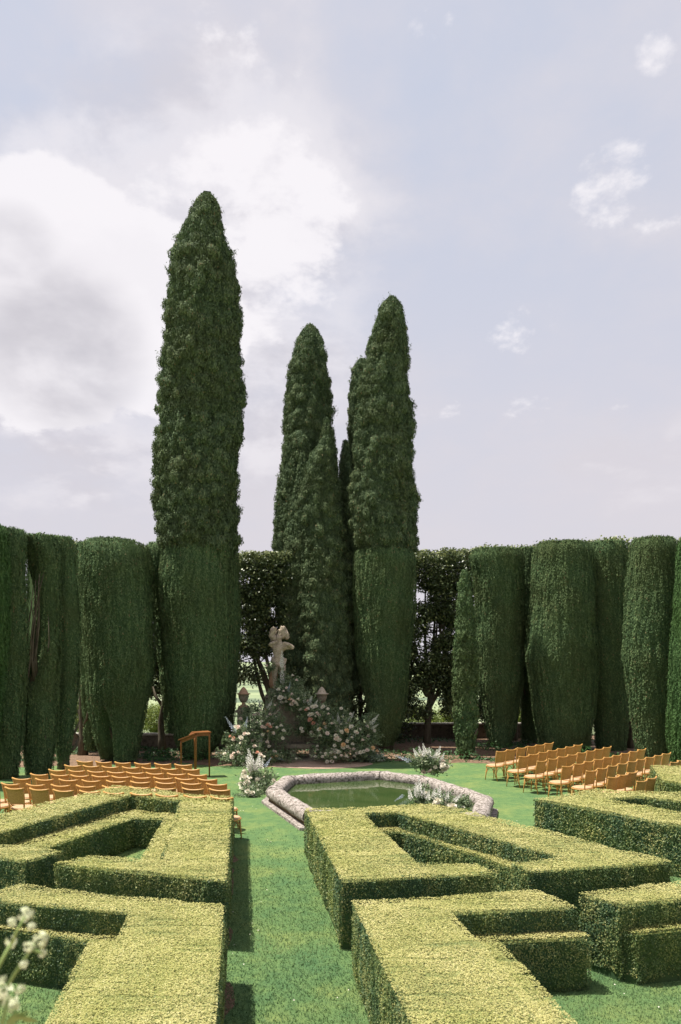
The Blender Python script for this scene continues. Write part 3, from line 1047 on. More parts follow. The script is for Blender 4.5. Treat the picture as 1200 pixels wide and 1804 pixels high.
# the clipped rows
GAPX = (62 - 600) * 25.5 / FP
rows = [
    ('bright green clipped cypress cut off by the left edge of the view', 23.0, -38, [(925, -70, 2), (935, -78, 9), (1000, -82, 14), (1100, -84, 14), (1160, -82, 10), (1230, -78, 3), (1300, -72, -6), (1385, -60, -18)], CB, {}),
    ('clipped cypress second from the left edge, dull green', 24.6, 6, [(934, -28, 40), (942, -32, 43), (1050, -36, 46), (1150, -36, 46), (1250, -32, 42), (1320, -28, 36), (1376, -22, 28)], CL, {}),
    ('clipped cypress with an open side showing bare grey branches', 25.5, 72, [(945, 42, 100), (955, 40, 104), (1050, 36, 106), (1150, 34, 106), (1250, 36, 104), (1310, 40, 98), (1366, 48, 88)], CL,
     {'gap': (GAPX, CH + (HZ - 1080) * 25.5 / FP, .62, 2.1)}),
    ('slender clipped cypress, fourth of the left row, before a dark gap', 26.6, 112, [(947, 92, 126), (958, 90, 131), (1050, 92, 138), (1120, 92, 140), (1220, 94, 138), (1300, 98, 128), (1356, 103, 118)], CL, {}),
    ('narrow shaggy cypress half hidden in the dark gap of the left row', 30.5, 146, [(958, 136, 166), (1000, 134, 170), (1080, 138, 172), (1160, 142, 172), (1250, 146, 172), (1320, 150, 170)], CL, {}),
    ('broad clipped cypress behind the left chairs with a hollow split foot', 28.7, 210, [(953, 156, 236), (960, 146, 256), (1000, 144, 268), (1060, 147, 272), (1120, 150, 275), (1170, 152, 275), (1220, 156, 265), (1260, 163, 256), (1300, 170, 249), (1336, 180, 242)], CL,
     {'gap': ((197 - 600) * 28.7 / FP, CH - (1310 - HZ) * 28.7 / FP, .22, 1.1)}),
    ('short clipped cypress shoulder joined to the left of the tallest cypress', 30.6, 286, [(958, 262, 300), (968, 258, 305), (1000, 260, 308), (1050, 268, 308), (1120, 276, 310), (1200, 284, 312), (1290, 292, 314)], CL, {}),
    ('narrow clipped cypress tight behind the right side of the tallest cypress', 31.2, 404, [(962, 388, 417), (1000, 386, 421), (1100, 386, 424), (1180, 386, 420), (1250, 388, 414), (1310, 392, 408)], CL, {}),
    ('thin pointed young cypress at the left end of the right row', base_d(1336), 819, [(1003, 817, 820), (1025, 811, 827), (1060, 807, 832), (1120, 803, 836), (1200, 802, 839), (1280, 803, 838), (1325, 808, 834)], CL, {'style': 'wild'}),
    ('clipped cypress next to the thin young one, first broad column of the right row', 33.4, 880, [(970, 832, 916), (980, 826, 920), (1010, 832, 922), (1060, 838, 922), (1130, 838, 922), (1200, 840, 920), (1250, 850, 914), (1290, 858, 906), (1320, 866, 896)], CL, {}),
    ('dark narrow clipped cypress set back between two broad columns of the right row', 35.2, 930, [(966, 914, 946), (1000, 914, 948), (1100, 914, 950), (1200, 916, 952), (1310, 920, 948)], CL, {}),
    ('broadest clipped cypress of the right row, lit on its left half', 32.0, 986, [(958, 948, 1034), (966, 943, 1042), (1030, 938, 1046), (1100, 932, 1048), (1160, 931, 1050), (1220, 938, 1048), (1280, 945, 1042), (1330, 954, 1034)], CL, {}),
    ('clipped cypress merged with the broadest one, its foot narrow behind the chairs', 32.4, 1072, [(957, 1038, 1100), (965, 1034, 1105), (1050, 1030, 1108), (1130, 1032, 1110), (1200, 1038, 1110), (1270, 1046, 1106), (1330, 1054, 1100)], CL, {}),
    ('second clipped cypress from the right edge, behind the far ends of the chair rows', 29.6, 1150, [(950, 1118, 1184), (958, 1112, 1192), (1020, 1106, 1196), (1100, 1101, 1198), (1160, 1102, 1198), (1230, 1110, 1194), (1290, 1118, 1188), (1345, 1126, 1182)], CL, {}),
    ('bright green clipped cypress cut off by the right edge of the view', 27.5, 1240, [(945, 1204, 1290), (960, 1198, 1296), (1050, 1192, 1300), (1150, 1186, 1302), (1250, 1180, 1300), (1310, 1180, 1296), (1355, 1184, 1290)], CB, {}),
]
for i, (lab, D, xp, prof, m_, kw) in enumerate(rows):
    kw = dict(kw); st = kw.pop('style', 'clip')
    if st == 'clip': kw['flat'] = True
    tree('clipped_cypress', lab, 'tree', D, xp, [('crown', prof, m_, st, kw)], .17, 3.2, GR, 20 + i, limbs=5 if 'hollow' in lab or 'bare' in lab else 3)
# bare branches in the open side of the third tree
t3 = [o_ for o_ in bpy.data.objects if o_.get('label', '').startswith('clipped cypress with an open side')][0]
b = MB()
for i in range(16):
    rr = random.Random(i)
    x0 = rr.uniform(-.75, .1); z0 = rr.uniform(1.8, 3.2)
    pts = [(x0 + rr.uniform(-.05, .05), -.35, z0)]
    for s_ in range(5):
        q0 = pts[-1]
        pts.append((q0[0] + rr.uniform(-.10, .16), q0[1] + rr.uniform(-.1, .07), q0[2] + rr.uniform(.5, .8)))
    b.tube(pts, [.05, .042, .034, .026, .018, .008], 6)
b.build('bare_branch', M['bark'], t3, True)['kind'] = 'stuff'


# ------------------------------------------------------------------ holm oaks behind
def ilex(label, D, x0, x1, ytop, ybot, seed, xt, leafk=15000, open_=.45, deep=1.6, group='clipped holm oaks behind the cypresses'):
    rng = np.random.default_rng(500 + seed)
    X0, X1 = (x0 - 600) * D / FP, (x1 - 600) * D / FP
    ZT, ZB = CH - (ytop - HZ) * D / FP, CH - (ybot - HZ) * D / FP
    xr = (xt - 600) * D / FP
    root = empty('holm_oak', (xr, D, 0)); tag(root, label, 'tree', group)
    b_ = MB(); rr = random.Random(seed)
    b_.tube([(0, 0, -.3), (.05, 0, 1), (rr.uniform(-.2, .2), .1, 2.2)], [.2, .15, .12], 9)
    for i in range(8):
        a = rr.uniform(-1.2, 1.2)
        z = rr.uniform(1.2, 2.6)
        pts = [(rr.uniform(-.05, .05), 0, z)]
        dx = math.sin(a) * .5
        for s_ in range(6):
            q0 = pts[-1]
            pts.append((q0[0] + dx * rr.uniform(.5, 1.3), q0[1] + rr.uniform(-.25, .25), q0[2] + rr.uniform(.55, 1.05)))
            dx *= .8
            if q0[2] > ZT - 1.4: break
            if s_ > 0:
                for side in (-1, 1):
                    b_.tube([pts[-1], (pts[-1][0] + side * rr.uniform(.3, .8), pts[-1][1] + rr.uniform(-.4, .4), pts[-1][2] + rr.uniform(-.2, .8))], [.035, .01], 5)
        b_.tube(pts, [.085 * (1 - j / (len(pts) + 1)) + .012 for j in range(len(pts))], 6)
    b_.build('trunk', M['bark'], root, True)
    # crown of leaf clumps, thin in places so that the light comes through
    nc = int(leafk * 2.3 / 28)
    cx_ = rng.uniform(X0, X1, nc); cz = ZT - (ZT - ZB) * rng.uniform(0, 1, nc) ** 1.05
    cy_ = D + rng.uniform(-deep, deep, nc) * .6
    q_ = np.stack([cx_ * 1.4, cz * 1.4, cy_ * .4 + seed], 1)
    dn = vnoise(q_, seed)
    topness = np.clip((cz - (ZT - 1.1)) / .6, 0, 1)
    lowness = np.clip((cz - ZB) / (ZT - ZB) * 4, .85, 1)
    ok_ = (dn * lowness > open_ * rng.uniform(.6, 1.15, nc)) | (rng.uniform(0, 1, nc) < topness)
    cx_, cy_, cz = cx_[ok_], cy_[ok_], cz[ok_]
    idx = np.repeat(np.arange(len(cx_)), 28)
    dv = rng.normal(0, 1, (len(idx), 3))
    pos = np.stack([cx_[idx], cy_[idx], cz[idx]], 1) + dv * [.17, .17, .12]
    pos[:, 2] = np.minimum(pos[:, 2], ZT + rng.uniform(-.04, .05, len(idx)) + (rng.uniform(0, 1, len(idx)) > .985) * .15)
    v = leaf_tris(pos, unit(dv + [0, 0, .8]), rng.normal(0, 1, (len(idx), 3)), .12, .078, .6, True)
    tn = .50 + rng.normal(0, .22, len(idx)) + .25 * np.clip((pos[:, 2] - (ZT - .5)) / .5, 0, 1)  # sunlit top edge put into the tone as paler leaves
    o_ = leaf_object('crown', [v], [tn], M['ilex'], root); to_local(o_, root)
    return root


ilex('holm oak seen between the tallest cypress and the statue, flat topped with light through it', 33.8, 408, 520, 977, 1200, 1, 478, 25000, .40)
ilex('holm oak between the right spire and the thin young cypress, dark limbs showing', 34.8, 715, 800, 973, 1262, 2, 752, 19000, .46)
ilex('holm oak directly behind the thin young cypress, dark and open below', 35.6, 785, 850, 971, 1262, 3, 812, 15000, .44)
ilex('holm oak top behind the dark narrow cypress of the right row', 36.2, 845, 950, 966, 1180, 4, 905, 11000, .4)
ilex('holm oak top behind the broadest right cypress', 34.6, 950, 1060, 957, 1150, 5, 1010, 10000, .4)
ilex('holm oak top showing pale leaves beside the second cypress from the right edge', 33.0, 1060, 1230, 953, 1150, 6, 1110, 14000, .4)
ilex('holm oak top in the dark gap of the left cypress row', 32.5, 90, 165, 959, 1200, 7, 150, 12000, .38)
ilex('holm oak foliage between the hollow footed cypress and the tallest one', 33.2, 225, 320, 966, 1225, 8, 300, 15000, .36)
ilex('holm oak behind the centre cypresses', 36.8, 515, 720, 980, 1300, 9, 612, 24000, .3)


# ------------------------------------------------------------------ low walls, shrubs
def low_wall(label, x0, x1, ytop, D, h):
    X0, X1 = (x0 - 600) * D / FP, (x1 - 600) * D / FP
    root = empty('low_wall', ((X0 + X1) / 2, D, 0)); tag(root, label, 'wall')
    w = X1 - X0
    b_ = MB(); b_.box((0, 0, (h - .08) / 2 - .2), (w, .35, h - .08 + .4)); b_.build('wall_body', M['wall'], root)
    n = int(w / .9)
    for i in range(n):
        b_ = MB(); b_.box((-w / 2 + w * (i + .5) / n, 0, h - .04), (w / n - .015, .42 + .02 * (i % 3), .075)); b_.build('coping_stone', M['coping'], root)
    return root


low_wall('low stone wall with pale coping behind the left cypresses', 60, 460, 1298, 33.0, .62)
low_wall('low stone wall with pale coping behind the right cypresses', 640, 960, 1282, 37.2, .72)


def shrub(label, px, py, rx, rz, D, seed, m_=None, k=5000, name='shrub', ls=.09):
    rng = np.random.default_rng(900 + seed)
    c_ = W(px, py, D); rx_ = rx * D / FP; rz_ = rz * D / FP
    gz = -.5 if D > 39 else 0
    root = empty(name, (c_.x, D, gz)); tag(root, label, 'shrub')
    b_ = MB()
    for i in range(6):
        a = rng.uniform(-1, 1)
        b_.tube([(0, 0, -.3 if D > 39 else 0), (a * .15 * rx_, 0, (c_.z - gz) * .6), (a * .6 * rx_, rng.uniform(-.3, .3), c_.z - gz + rz_ * .4)], [.04, .03, .01], 5)
    b_.build('stems', M['bark'], root)
    nl = k // 25
    d0 = unit(rng.normal(0, 1, (nl, 3))) * rng.uniform(.3, 1, (nl, 1)) ** .4
    lc = np.array([c_.x, D, c_.z]) + d0 * [rx_, rx_ * .8, rz_]
    idx = np.repeat(np.arange(nl), 25); dv = rng.normal(0, 1, (len(idx), 3))
    pos = lc[idx] + dv * min(rx_, rz_) * .16
    pos[:, 2] = np.maximum(pos[:, 2], gz)
    o_ = leaf_object('foliage', [leaf_tris(pos, unit(dv + [0, 0, .6]), rng.normal(0, 1, (len(idx), 3)), ls, ls * .55, .6, True)],
                     [.55 + rng.normal(0, .2, len(idx)) + rng.normal(0, .12, nl)[idx]], m_ or M['shrub'], root)
    to_local(o_, root)
    return root


shrub('sunlit yellow green shrub beyond the low wall, right of the hollow footed cypress', 275, 1268, 32, 26, 41, 1, k=7000)
shrub('darker sprig of a shrub leaning over the low wall beside the tallest cypress', 300, 1250, 16, 30, 38, 2, M['ilex'], 3000)
shrub('pale green bush beyond the wall, between the right spire and the young cypress', 745, 1268, 30, 22, 44, 3, k=6000)
shrub('green bush beyond the wall, behind the foot of the thin young cypress', 792, 1262, 20, 16, 45, 4, k=3500)
shrub('small sunlit bush in the gap of the left row behind the narrow shaggy cypress', 146, 1262, 16, 34, 40, 5, k=4000)
shrub('bush seen through the gap left of the broadest right cypress', 905, 1262, 18, 18, 44, 6, k=3000)

shrub('dark evergreen shrub added to darken the gap between the centre cypresses and the right spire', 612, 1262, 16, 50, 34.2, 7, M['ilex'], 5000)  # added dark foliage so the bright gap behind is closed

# ground cover drifts under the cypresses
k = 26000
px_ = RNG.uniform(-6.5, 13, k); py_ = RNG.uniform(28.3, 36.5, k)
px_[:9000] = RNG.uniform(-13.5, -6.3, 9000); py_[:9000] = RNG.uniform(28.5, 32.5, 9000)
pp = np.stack([px_, py_, np.zeros(k)], 1)
dn = vnoise(pp * [.45, .9, 0], 31)
ok = (dn > .50) & ~((np.abs(px_ + 2) < 2.6) & (py_ < 30.6))
pp = pp[ok]; k = len(pp)
pp[:, 2] = RNG.uniform(.02, 1, k) * (dn[ok] - .48) * 1.1
leaf_object('ground_cover', [leaf_tris(pp, np.tile([0, -.4, 1.], (k, 1)), np.tile([0, -.2, 1.], (k, 1)), .13, .06, .6)], [.5 + RNG.normal(0, .2, k)], M['cover'])

# ------------------------------------------------------------------ stone bench, urns, statue
BD = 29.6
s = BD / FP
bx = (498 - 600) * s
bench = empty('stone_bench', (bx, BD, 0))
tag(bench, 'mossy stone garden bench with a tall arched back half buried in flowers', 'bench')
b = MB(); b.box((0, -.45, .52), (2.75, .62, .13)); b.build('seat', M['bench'], bench)
b = MB(); b.box((0, -.45, .43), (2.6, .5, .05)); b.build('seat_moulding', M['bench'], bench)
for sx in (-1.1, -.35, .45, 1.1):
    b = MB(); b.box((sx, -.42, .22), (.18, .42, .36)); b.box((sx, -.42, .03), (.26, .5, .06)); b.build('seat_support', M['bench'], bench)
b = MB(); b.box((0, -.4, .02), (3.1, 1.3, .06)); b.build('step', M['bench'], bench)
b = MB(); b.box((0, .1, .8), (2.7, .3, .5)); b.box((0, .06, 1.07), (2.85, .42, .07)); b.build('backrest', M['bench'], bench)
# arched central panel with a niche
b = MB()
arc = [(-.75, 1.1), (-.75, 1.7)] + [(-.75 * math.cos(a), 1.7 + .62 * math.sin(a)) for a in np.linspace(.15, math.pi - .15, 12)] + [(.75, 1.7), (.75, 1.1)]
n = len(arc)
b.add([(x, .0, z) for x, z in arc] + [(x, .36, z) for x, z in arc], [tuple(range(n)), tuple(range(2 * n - 1, n - 1, -1))] + [(i, n + i, n + (i + 1) % n, (i + 1) % n) for i in range(n)])
b.build('arched_panel', M['bench'], bench)
b = MB()
arc2 = [(-.46, 1.12)] + [(-.46 * math.cos(a), 1.62 + .46 * math.sin(a)) for a in np.linspace(0, math.pi, 12)] + [(.46, 1.12)]
n = len(arc2)
b.add([(x, -.035, z) for x, z in arc2] + [(x, .0, z) for x, z in arc2], [tuple(range(n))] + [(i, n + i, n + (i + 1) % n, (i + 1) % n) for i in range(n)])
b.build('niche_slab', M['urn'], bench)
for sx in (-1.46, 1.46):
    b = MB()
    b.box((sx, .05, .85), (.42, .42, 1.7)); b.box((sx, .05, 1.74), (.54, .54, .09)); b.box((sx, .05, 1.83), (.40, .40, .10))
    b.build('pier', M['bench'], bench)
for k_, (sx, lab) in enumerate(((-1.46, 'stone urn with a flame shaped lid on the left bench pier, nearest the tallest cypress'), (1.46, 'pale stone urn with a pointed lid on the right bench pier'))):
    u = empty('stone_urn', (bx + sx, BD + .05, 1.88)); tag(u, lab, 'urn', 'urns on the bench piers')
    b = MB(); b.lathe([(0, .2), (.05, .2), (.07, .12), (.12, .07), (.17, .06), (.20, .11)], n=14); b.build('foot', M['urn'] if k_ else M['terracotta'], u, True)
    b = MB(); b.lathe([(.20, .11), (.28, .155), (.38, .19), (.47, .20), (.49, .23)], n=14); b.build('bowl', M['urn'], u, True)
    b = MB(); b.lathe([(.49, .255), (.52, .255), (.54, .17), (.60, .15), (.68, .10), (.74, .05), (.77, .01)], n=14); b.build('lid', M['statue'] if k_ else M['terracotta'], u, True)

# statue on its pedestal behind the bench
SD = 30.6
sx = (492 - 600) * SD / FP
st = empty('statue', (sx, SD, 0)); tag(st, 'weathered stone figure with raised folded arms on a pedestal above the flowers', 'statue')
b = MB(); b.box((0, 0, 1.1), (.85, .7, 2.2)); b.box((0, 0, 2.26), (1.0, .85, .12)); b.box((0, 0, 2.42), (.8, .66, .2)); b.build('pedestal', M['bench'], st)


def skin(name, joints, edges, m_, parent, lvl=2, root_i=0):
    me_ = bpy.data.meshes.new(name)
    me_.from_pydata([j[0] for j in joints], edges, []); me_.update()
    o_ = link(name, me_, m_, parent)
    md = o_.modifiers.new('skin', 'SKIN'); md.use_smooth_shade = True
    if not me_.skin_vertices: me_.skin_vertices.new()
    for i, j in enumerate(joints):
        sv = me_.skin_vertices[0].data[i]; r_ = j[1]
        sv.radius = r_ if hasattr(r_, '__len__') else (r_, r_)
        sv.use_root = (i == root_i)
    sb = o_.modifiers.new('sub', 'SUBSURF'); sb.levels = lvl; sb.render_levels = lvl
    tx = bpy.data.textures.new(name + '_chisel', 'CLOUDS'); tx.noise_scale = .12
    dp_ = o_.modifiers.new('worn', 'DISPLACE'); dp_.texture = tx; dp_.strength = .09; dp_.mid_level = .5
    return o_


z0 = 2.52          # feet
j = [((-.02, 0, z0 + 1.06), .19),          # 0 pelvis
     ((-.06, .01, z0 + 1.27), .165),      # 1 waist
     ((-.03, 0, z0 + 1.50), .22),         # 2 chest
     ((0, .02, z0 + 1.66), .19),          # 3 upper chest
     ((.0, -.02, z0 + 1.80), .085),       # 4 neck
     ((-.01, -.07, z0 + 1.95), .12),      # 5 head
     ((.0, -.06, z0 + 2.05), .10),        # 6 crown
     ((-.25, .0, z0 + 1.66), .095),       # 7 left shoulder
     ((-.36, -.14, z0 + 1.74), .075),     # 8 left elbow
     ((-.16, -.27, z0 + 1.80), .06),      # 9 left wrist
     ((-.03, -.27, z0 + 1.84), .06),      # 10 left hand
     ((.28, .0, z0 + 1.64), .095),        # 11 right shoulder
     ((.56, -.10, z0 + 1.58), .08),       # 12 right elbow out
     ((.34, -.25, z0 + 1.74), .062),      # 13
     ((.14, -.29, z0 + 1.80), .058),      # 14
     ((-.15, 0, z0 + .90), .16),          # 15 left hip
     ((-.17, -.06, z0 + .50), .10),       # 16 knee
     ((-.15, .02, z0 + .10), .07),        # 17 ankle
     ((-.16, -.12, z0 + .04), .055),      # 18 toe
     ((.11, 0, z0 + .90), .16),           # 19 right hip
     ((.14, -.06, z0 + .50), .11),        # 20
     ((.12, .02, z0 + .10), .07),         # 21
     ((.13, -.12, z0 + .04), .055)]       # 22
e = [(0, 1), (1, 2), (2, 3), (3, 4), (4, 5), (5, 6), (3, 7), (7, 8), (8, 9), (9, 10), (3, 11), (11, 12), (12, 13), (13, 14), (0, 15), (15, 16), (16, 17), (17, 18), (0, 19), (19, 20), (20, 21), (21, 22)]
skin('figure', j, e, M['statue'], st)
jl = [((-.02, .12, z0 + 1.85), .15), ((-.20, .05, z0 + 1.98), .15), ((-.29, .0, z0 + 2.10), .13), ((-.26, -.02, z0 + 2.26), .12), ((-.14, -.02, z0 + 2.40), .07), ((.05, .10, z0 + 2.12), .15), ((.18, .04, z0 + 2.30), .12), ((.13, -.02, z0 + 2.45), .085), ((.26, .04, z0 + 2.10), .13), ((.36, .03, z0 + 1.92), .10), ((-.10, .0, z0 + 2.18), .11)]
skin('shaggy_bundle', jl, [(0, 1), (1, 2), (2, 3), (3, 4), (0, 5), (5, 6), (6, 7), (5, 8), (8, 9), (5, 10)], M['statue'], st)
bpy.data.objects['shaggy_bundle'].modifiers['worn'].strength = .20
bpy.data.textures['shaggy_bundle_chisel'].noise_scale = .055
skin('tree_stump_support', [((-.22, .14, z0), .20), ((-.24, .14, z0 + .35), .19), ((-.2, .12, z0 + .7), .15), ((-.16, .1, z0 + .95), .12)], [(0, 1), (1, 2), (2, 3)], M['terracotta'], st)
skin('drapery', [((-.2, -.05, z0 + .98), .12), ((0, -.14, z0 + .92), .08), ((.18, -.02, z0 + 1.0), .09), ((.24, .06, z0 + 1.2), .07), ((-.26, .08, z0 + 1.25), .08)], [(0, 1), (1, 2), (2, 3), (0, 4)], M['statue'], st)

# ------------------------------------------------------------------ flowers
def bloom_mesh(name, r_):
    b_ = MB(); rr = random.Random(3)
    for ring, (n_, rad_, up_, lift) in enumerate(((6, 1.0, .25, 0), (5, .72, .55, .12), (4, .42, .85, .22))):
        for k_ in range(n_):
            a = 2 * math.pi * (k_ + ring * .4) / n_; w_ = math.pi / n_ * 1.25
            def pt(rr_, ang, z): return (rr_ * r_ * math.cos(ang), rr_ * r_ * math.sin(ang), z * r_)
            b_.add([pt(.12, a, lift), pt(rad_ * .8, a - w_, lift + up_ * .6), pt(rad_, a, lift + up_), pt(rad_ * .8, a + w_, lift + up_ * .6)], [(0, 1, 2), (0, 2, 3)])
    return mesh_from(b_.v, b_.f, name)


def spike_mesh(name, L_, w_, seed=0):
    b_ = MB(); rr = random.Random(seed)
    n_ = 56
    for k_ in range(n_):
        t = k_ / n_; z = L_ * (.15 + .85 * t); rad_ = w_ * (1 - .75 * t)
        a = k_ * 2.4
        c_ = Vector((math.cos(a) * rad_ * rr.uniform(.4, 1.1), math.sin(a) * rad_ * rr.uniform(.4, 1.1), z + rr.uniform(-.02, .02)))
        u_ = Vector((-math.sin(a), math.cos(a), 0)) * rad_ * .42; v_ = Vector((math.cos(a) * .5, math.sin(a) * .5, .9)).normalized() * rad_ * .65
        o1 = Vector((math.cos(a), math.sin(a), 0)) * rad_ * .3
        b_.add([c_ - u_, c_ + v_ + o1, c_ + u_, c_ - v_ + o1], [(0, 1, 2), (0, 2, 3)])
    return mesh_from(b_.v, b_.f, name)


BLOOM = {}
for kname in ('white_petal', 'blush_petal', 'peach_petal', 'coral_petal'):
    me_ = bloom_mesh(kname + '_bloom', 1.0); me_.materials.append(M[kname]); BLOOM[kname] = me_
SPK = {}
for kname in ('white_spike', 'blue_petal', 'blush_petal'):
    me_ = spike_mesh(kname + '_spike', 1.0, .14 if kname == 'white_spike' else .10); me_.materials.append(M[kname]); SPK[kname] = me_
b = MB(); b.tube([(0, 0, 0), (.01, 0, .5), (0, 0, 1)], [.011, .009, .004], 5); STEM = mesh_from(b.v, b.f, 'stem'); STEM.materials.append(M['stem'])


def arrangement(label, blobs, nleaf, blooms, spikes, seed, leaf=M['arr_leaf'], ls=.09, group=None, bsize=.085, auto=0, gz=0.0, palette=('white_petal', 'blush_petal', 'white_petal', 'white_petal', 'blush_petal')):
    """blobs: (px, py, rx, ry, D) leafy masses; blooms: (px, py, colour, scale); spikes: (px,py of tip, px,py of foot, colour)"""
    rng = np.random.default_rng(2000 + seed); rr = random.Random(seed)
    cx_ = (sum(b_[0] for b_ in blobs) / len(blobs) - 600) * blobs[0][4] / FP
    root = empty('flower_arrangement', (cx_, blobs[0][4], gz)); tag(root, label, 'flowers', group)
    L = []; T = []
    tot = sum(b_[2] * b_[3] for b_ in blobs)
    for (bx_, by_, rx, ry, D) in blobs:
        c_ = W(bx_, by_, D); sx_, sz_ = rx * D / FP, ry * D / FP
        k_ = int(nleaf * rx * ry / tot)
        ncl = max(6, k_ // 14)
        d0 = unit(rng.normal(0, 1, (ncl, 3))) * rng.uniform(.1, 1.08, (ncl, 1)) ** .5
        sy_ = min(sx_, .5)
        lc = np.array([c_.x, c_.y, c_.z]) + d0 * [sx_, sy_, sz_]
        idx = np.repeat(np.arange(ncl), 14)
        grow = unit(d0 + rng.normal(0, .4, (ncl, 3)) + [0, -.2, .3])
        t = rng.uniform(-1, 1, (len(idx), 1))
        pos = lc[idx] + grow[idx] * t * .17 + rng.normal(0, .035, (len(idx), 3))
        pos[:, 2] = np.maximum(pos[:, 2], gz + .01)
        L.append(leaf_tris(pos, rng.normal(0, 1, (len(idx), 3)) + [0, -.4, .6], grow[idx], ls, ls * .38, .5, True))
        T.append(.42 + rng.normal(0, .2, ncl)[idx] + rng.normal(0, .14, len(idx)))
    f_ = leaf_object('foliage', L, T, leaf, root); to_local(f_, root)
    blooms = list(blooms)
    for k_ in range(auto):
        bl = rr.choices(blobs, [b_[2] * b_[3] for b_ in blobs])[0]
        a = rr.uniform(0, 6.28); q_ = rr.uniform(0, .92) ** .6
        blooms.append((bl[0] + math.cos(a) * bl[2] * q_, bl[1] + math.sin(a) * bl[3] * q_, rr.choice(palette), rr.uniform(.6, 1.0)))
    for (x_, y_, col_, sc_) in blooms:
        bl = min(blobs, key=lambda b_: ((x_ - b_[0]) / b_[2]) ** 2 + ((y_ - b_[1]) / b_[3]) ** 2)
        D = bl[4]; w_ = W(x_, y_, D)
        e_ = 1 - min(1, ((x_ - bl[0]) / bl[2]) ** 2 + ((y_ - bl[1]) / bl[3]) ** 2)
        w_.y -= min(bl[2] * D / FP, .5) * math.sqrt(max(.05, e_)) + .03
        o_ = bpy.data.objects.new('bloom', BLOOM[col_]); COL.objects.link(o_); o_.parent = root
        o_.location = w_ - root.location
        o_.rotation_euler = (R(rr.uniform(10, 50)), R(rr.uniform(-25, 25)), rr.uniform(-.8, .8))
        o_.scale = [bsize * sc_] * 3
    for (x1, y1, x2, y2, col_) in spikes:
        bl = min(blobs, key=lambda b_: ((x2 - b_[0]) / b_[2]) ** 2 + ((y2 - b_[1]) / b_[3]) ** 2)
        D = bl[4]
        A_ = W(x1, y1, D - .3); B_ = W(x2, y2, D - .3); B_.y = D - .12
        d_ = A_ - B_
        o_ = bpy.data.objects.new('flower_spike', SPK[col_]); COL.objects.link(o_); o_.parent = root
        o_.location = B_ - root.location; o_.rotation_euler = d_.to_track_quat('Z', 'Y').to_euler(); o_.scale = (d_.length * .95, d_.length * .95, d_.length)
        g_ = bpy.data.objects.new('stem', STEM); COL.objects.link(g_); g_.parent = o_
    return root


w_, bl_, pe_, co_, bu_, ws_ = 'white_petal', 'blush_petal', 'peach_petal', 'coral_petal', 'blue_petal', 'white_spike'
GA = 'wedding flower arrangements round the bench and the pool'
arrangement('large loose flower mass climbing the left side of the stone bench',
            [(430, 1310, 34, 38, 27.6), (465, 1290, 38, 42, 28.2), (415, 1330, 30, 24, 27.2), (452, 1335, 40, 20, 27.5), (440, 1262, 28, 30, 28.8), (480, 1260, 20, 28, 28.8), (495, 1330, 35, 14, 28.2), (498, 1290, 16, 18, 28.2)], 12000,
            [(417, 1280, w_, 1.1), (426, 1279, w_, 1.2), (427, 1298, w_, 1.3), (434, 1291, bl_, 1), (409, 1297, co_, 1), (414, 1298, co_, .8), (414, 1302, bl_, 1), (428, 1307, w_, .9), (452, 1300, w_, .8), (457, 1311, w_, 1.1), (460, 1318, w_, 1.2), (454, 1313, w_, .9), (474, 1276, co_, 1.1), (478, 1279, co_, 1.), (475, 1287, pe_, .8), (456, 1257, bl_, 1.1), (469, 1250, co_, .8), (463, 1270, w_, .9), (456, 1324, co_, 1), (461, 1328, bl_, 1.2), (467, 1331, w_, .9), (476, 1332, co_, 1.1), (481, 1333, pe_, .9), (412, 1332, bl_, 1), (424, 1324, w_, .7), (448, 1303, bl_, .8), (484, 1322, w_, .8), (478, 1258, bl_, .9), (490, 1329, pe_, .8)],
            [(397, 1262, 416, 1295, bu_), (455, 1232, 460, 1250, ws_), (480, 1232, 470, 1253, ws_), (494, 1248, 478, 1262, bl_), (436, 1262, 430, 1285, bu_), (460, 1288, 460, 1308, bu_), (474, 1290, 470, 1318, bl_), (503, 1341, 482, 1334, bu_), (460, 1296, 458, 1318, ws_)], 1, group=GA, auto=45)
arrangement('large loose flower mass with orange roses spilling off the right side of the bench',
            [(590, 1275, 36, 34, 28.8), (612, 1300, 40, 36, 28.3), (572, 1300, 26, 34, 28.5), (640, 1318, 26, 20, 28.2), (560, 1255, 20, 18, 29.0), (650, 1276, 18, 24, 28.6), (585, 1332, 34, 12, 28.0), (660, 1300, 10, 14, 28.5)], 12000,
            [(573, 1275, pe_, 1.2), (610, 1286, pe_, 1.3), (605, 1310, pe_, 1.2), (656, 1316, pe_, 1.1), (664, 1323, pe_, .9), (595, 1283, w_, 1.2), (601, 1288, w_, 1.2), (619, 1279, w_, 1.2), (598, 1302, w_, 1.2), (604, 1315, w_, 1.2), (612, 1313, w_, .9), (592, 1322, w_, 1.4), (597, 1324, w_, 1.2), (635, 1323, w_, 1.1), (646, 1320, bl_, 1.2), (640, 1322, w_, 1), (610, 1332, w_, 1.1), (577, 1340, w_, 1), (585, 1339, bl_, 1), (569, 1331, w_, .9), (577, 1290, bl_, 1.1), (565, 1283, pe_, .9), (592, 1294, w_, 1), (585, 1320, w_, 1.1), (624, 1331, w_, .8), (628, 1325, bl_, .8)],
            [(595, 1255, 598, 1278, ws_), (604, 1258, 604, 1282, bu_), (624, 1254, 612, 1275, ws_), (618, 1292, 610, 1312, bu_), (628, 1288, 620, 1306, ws_), (586, 1262, 590, 1280, ws_), (668, 1258, 650, 1280, ws_), (667, 1276, 652, 1286, ws_), (548, 1228, 542, 1244, ws_)], 2, group=GA, auto=48)
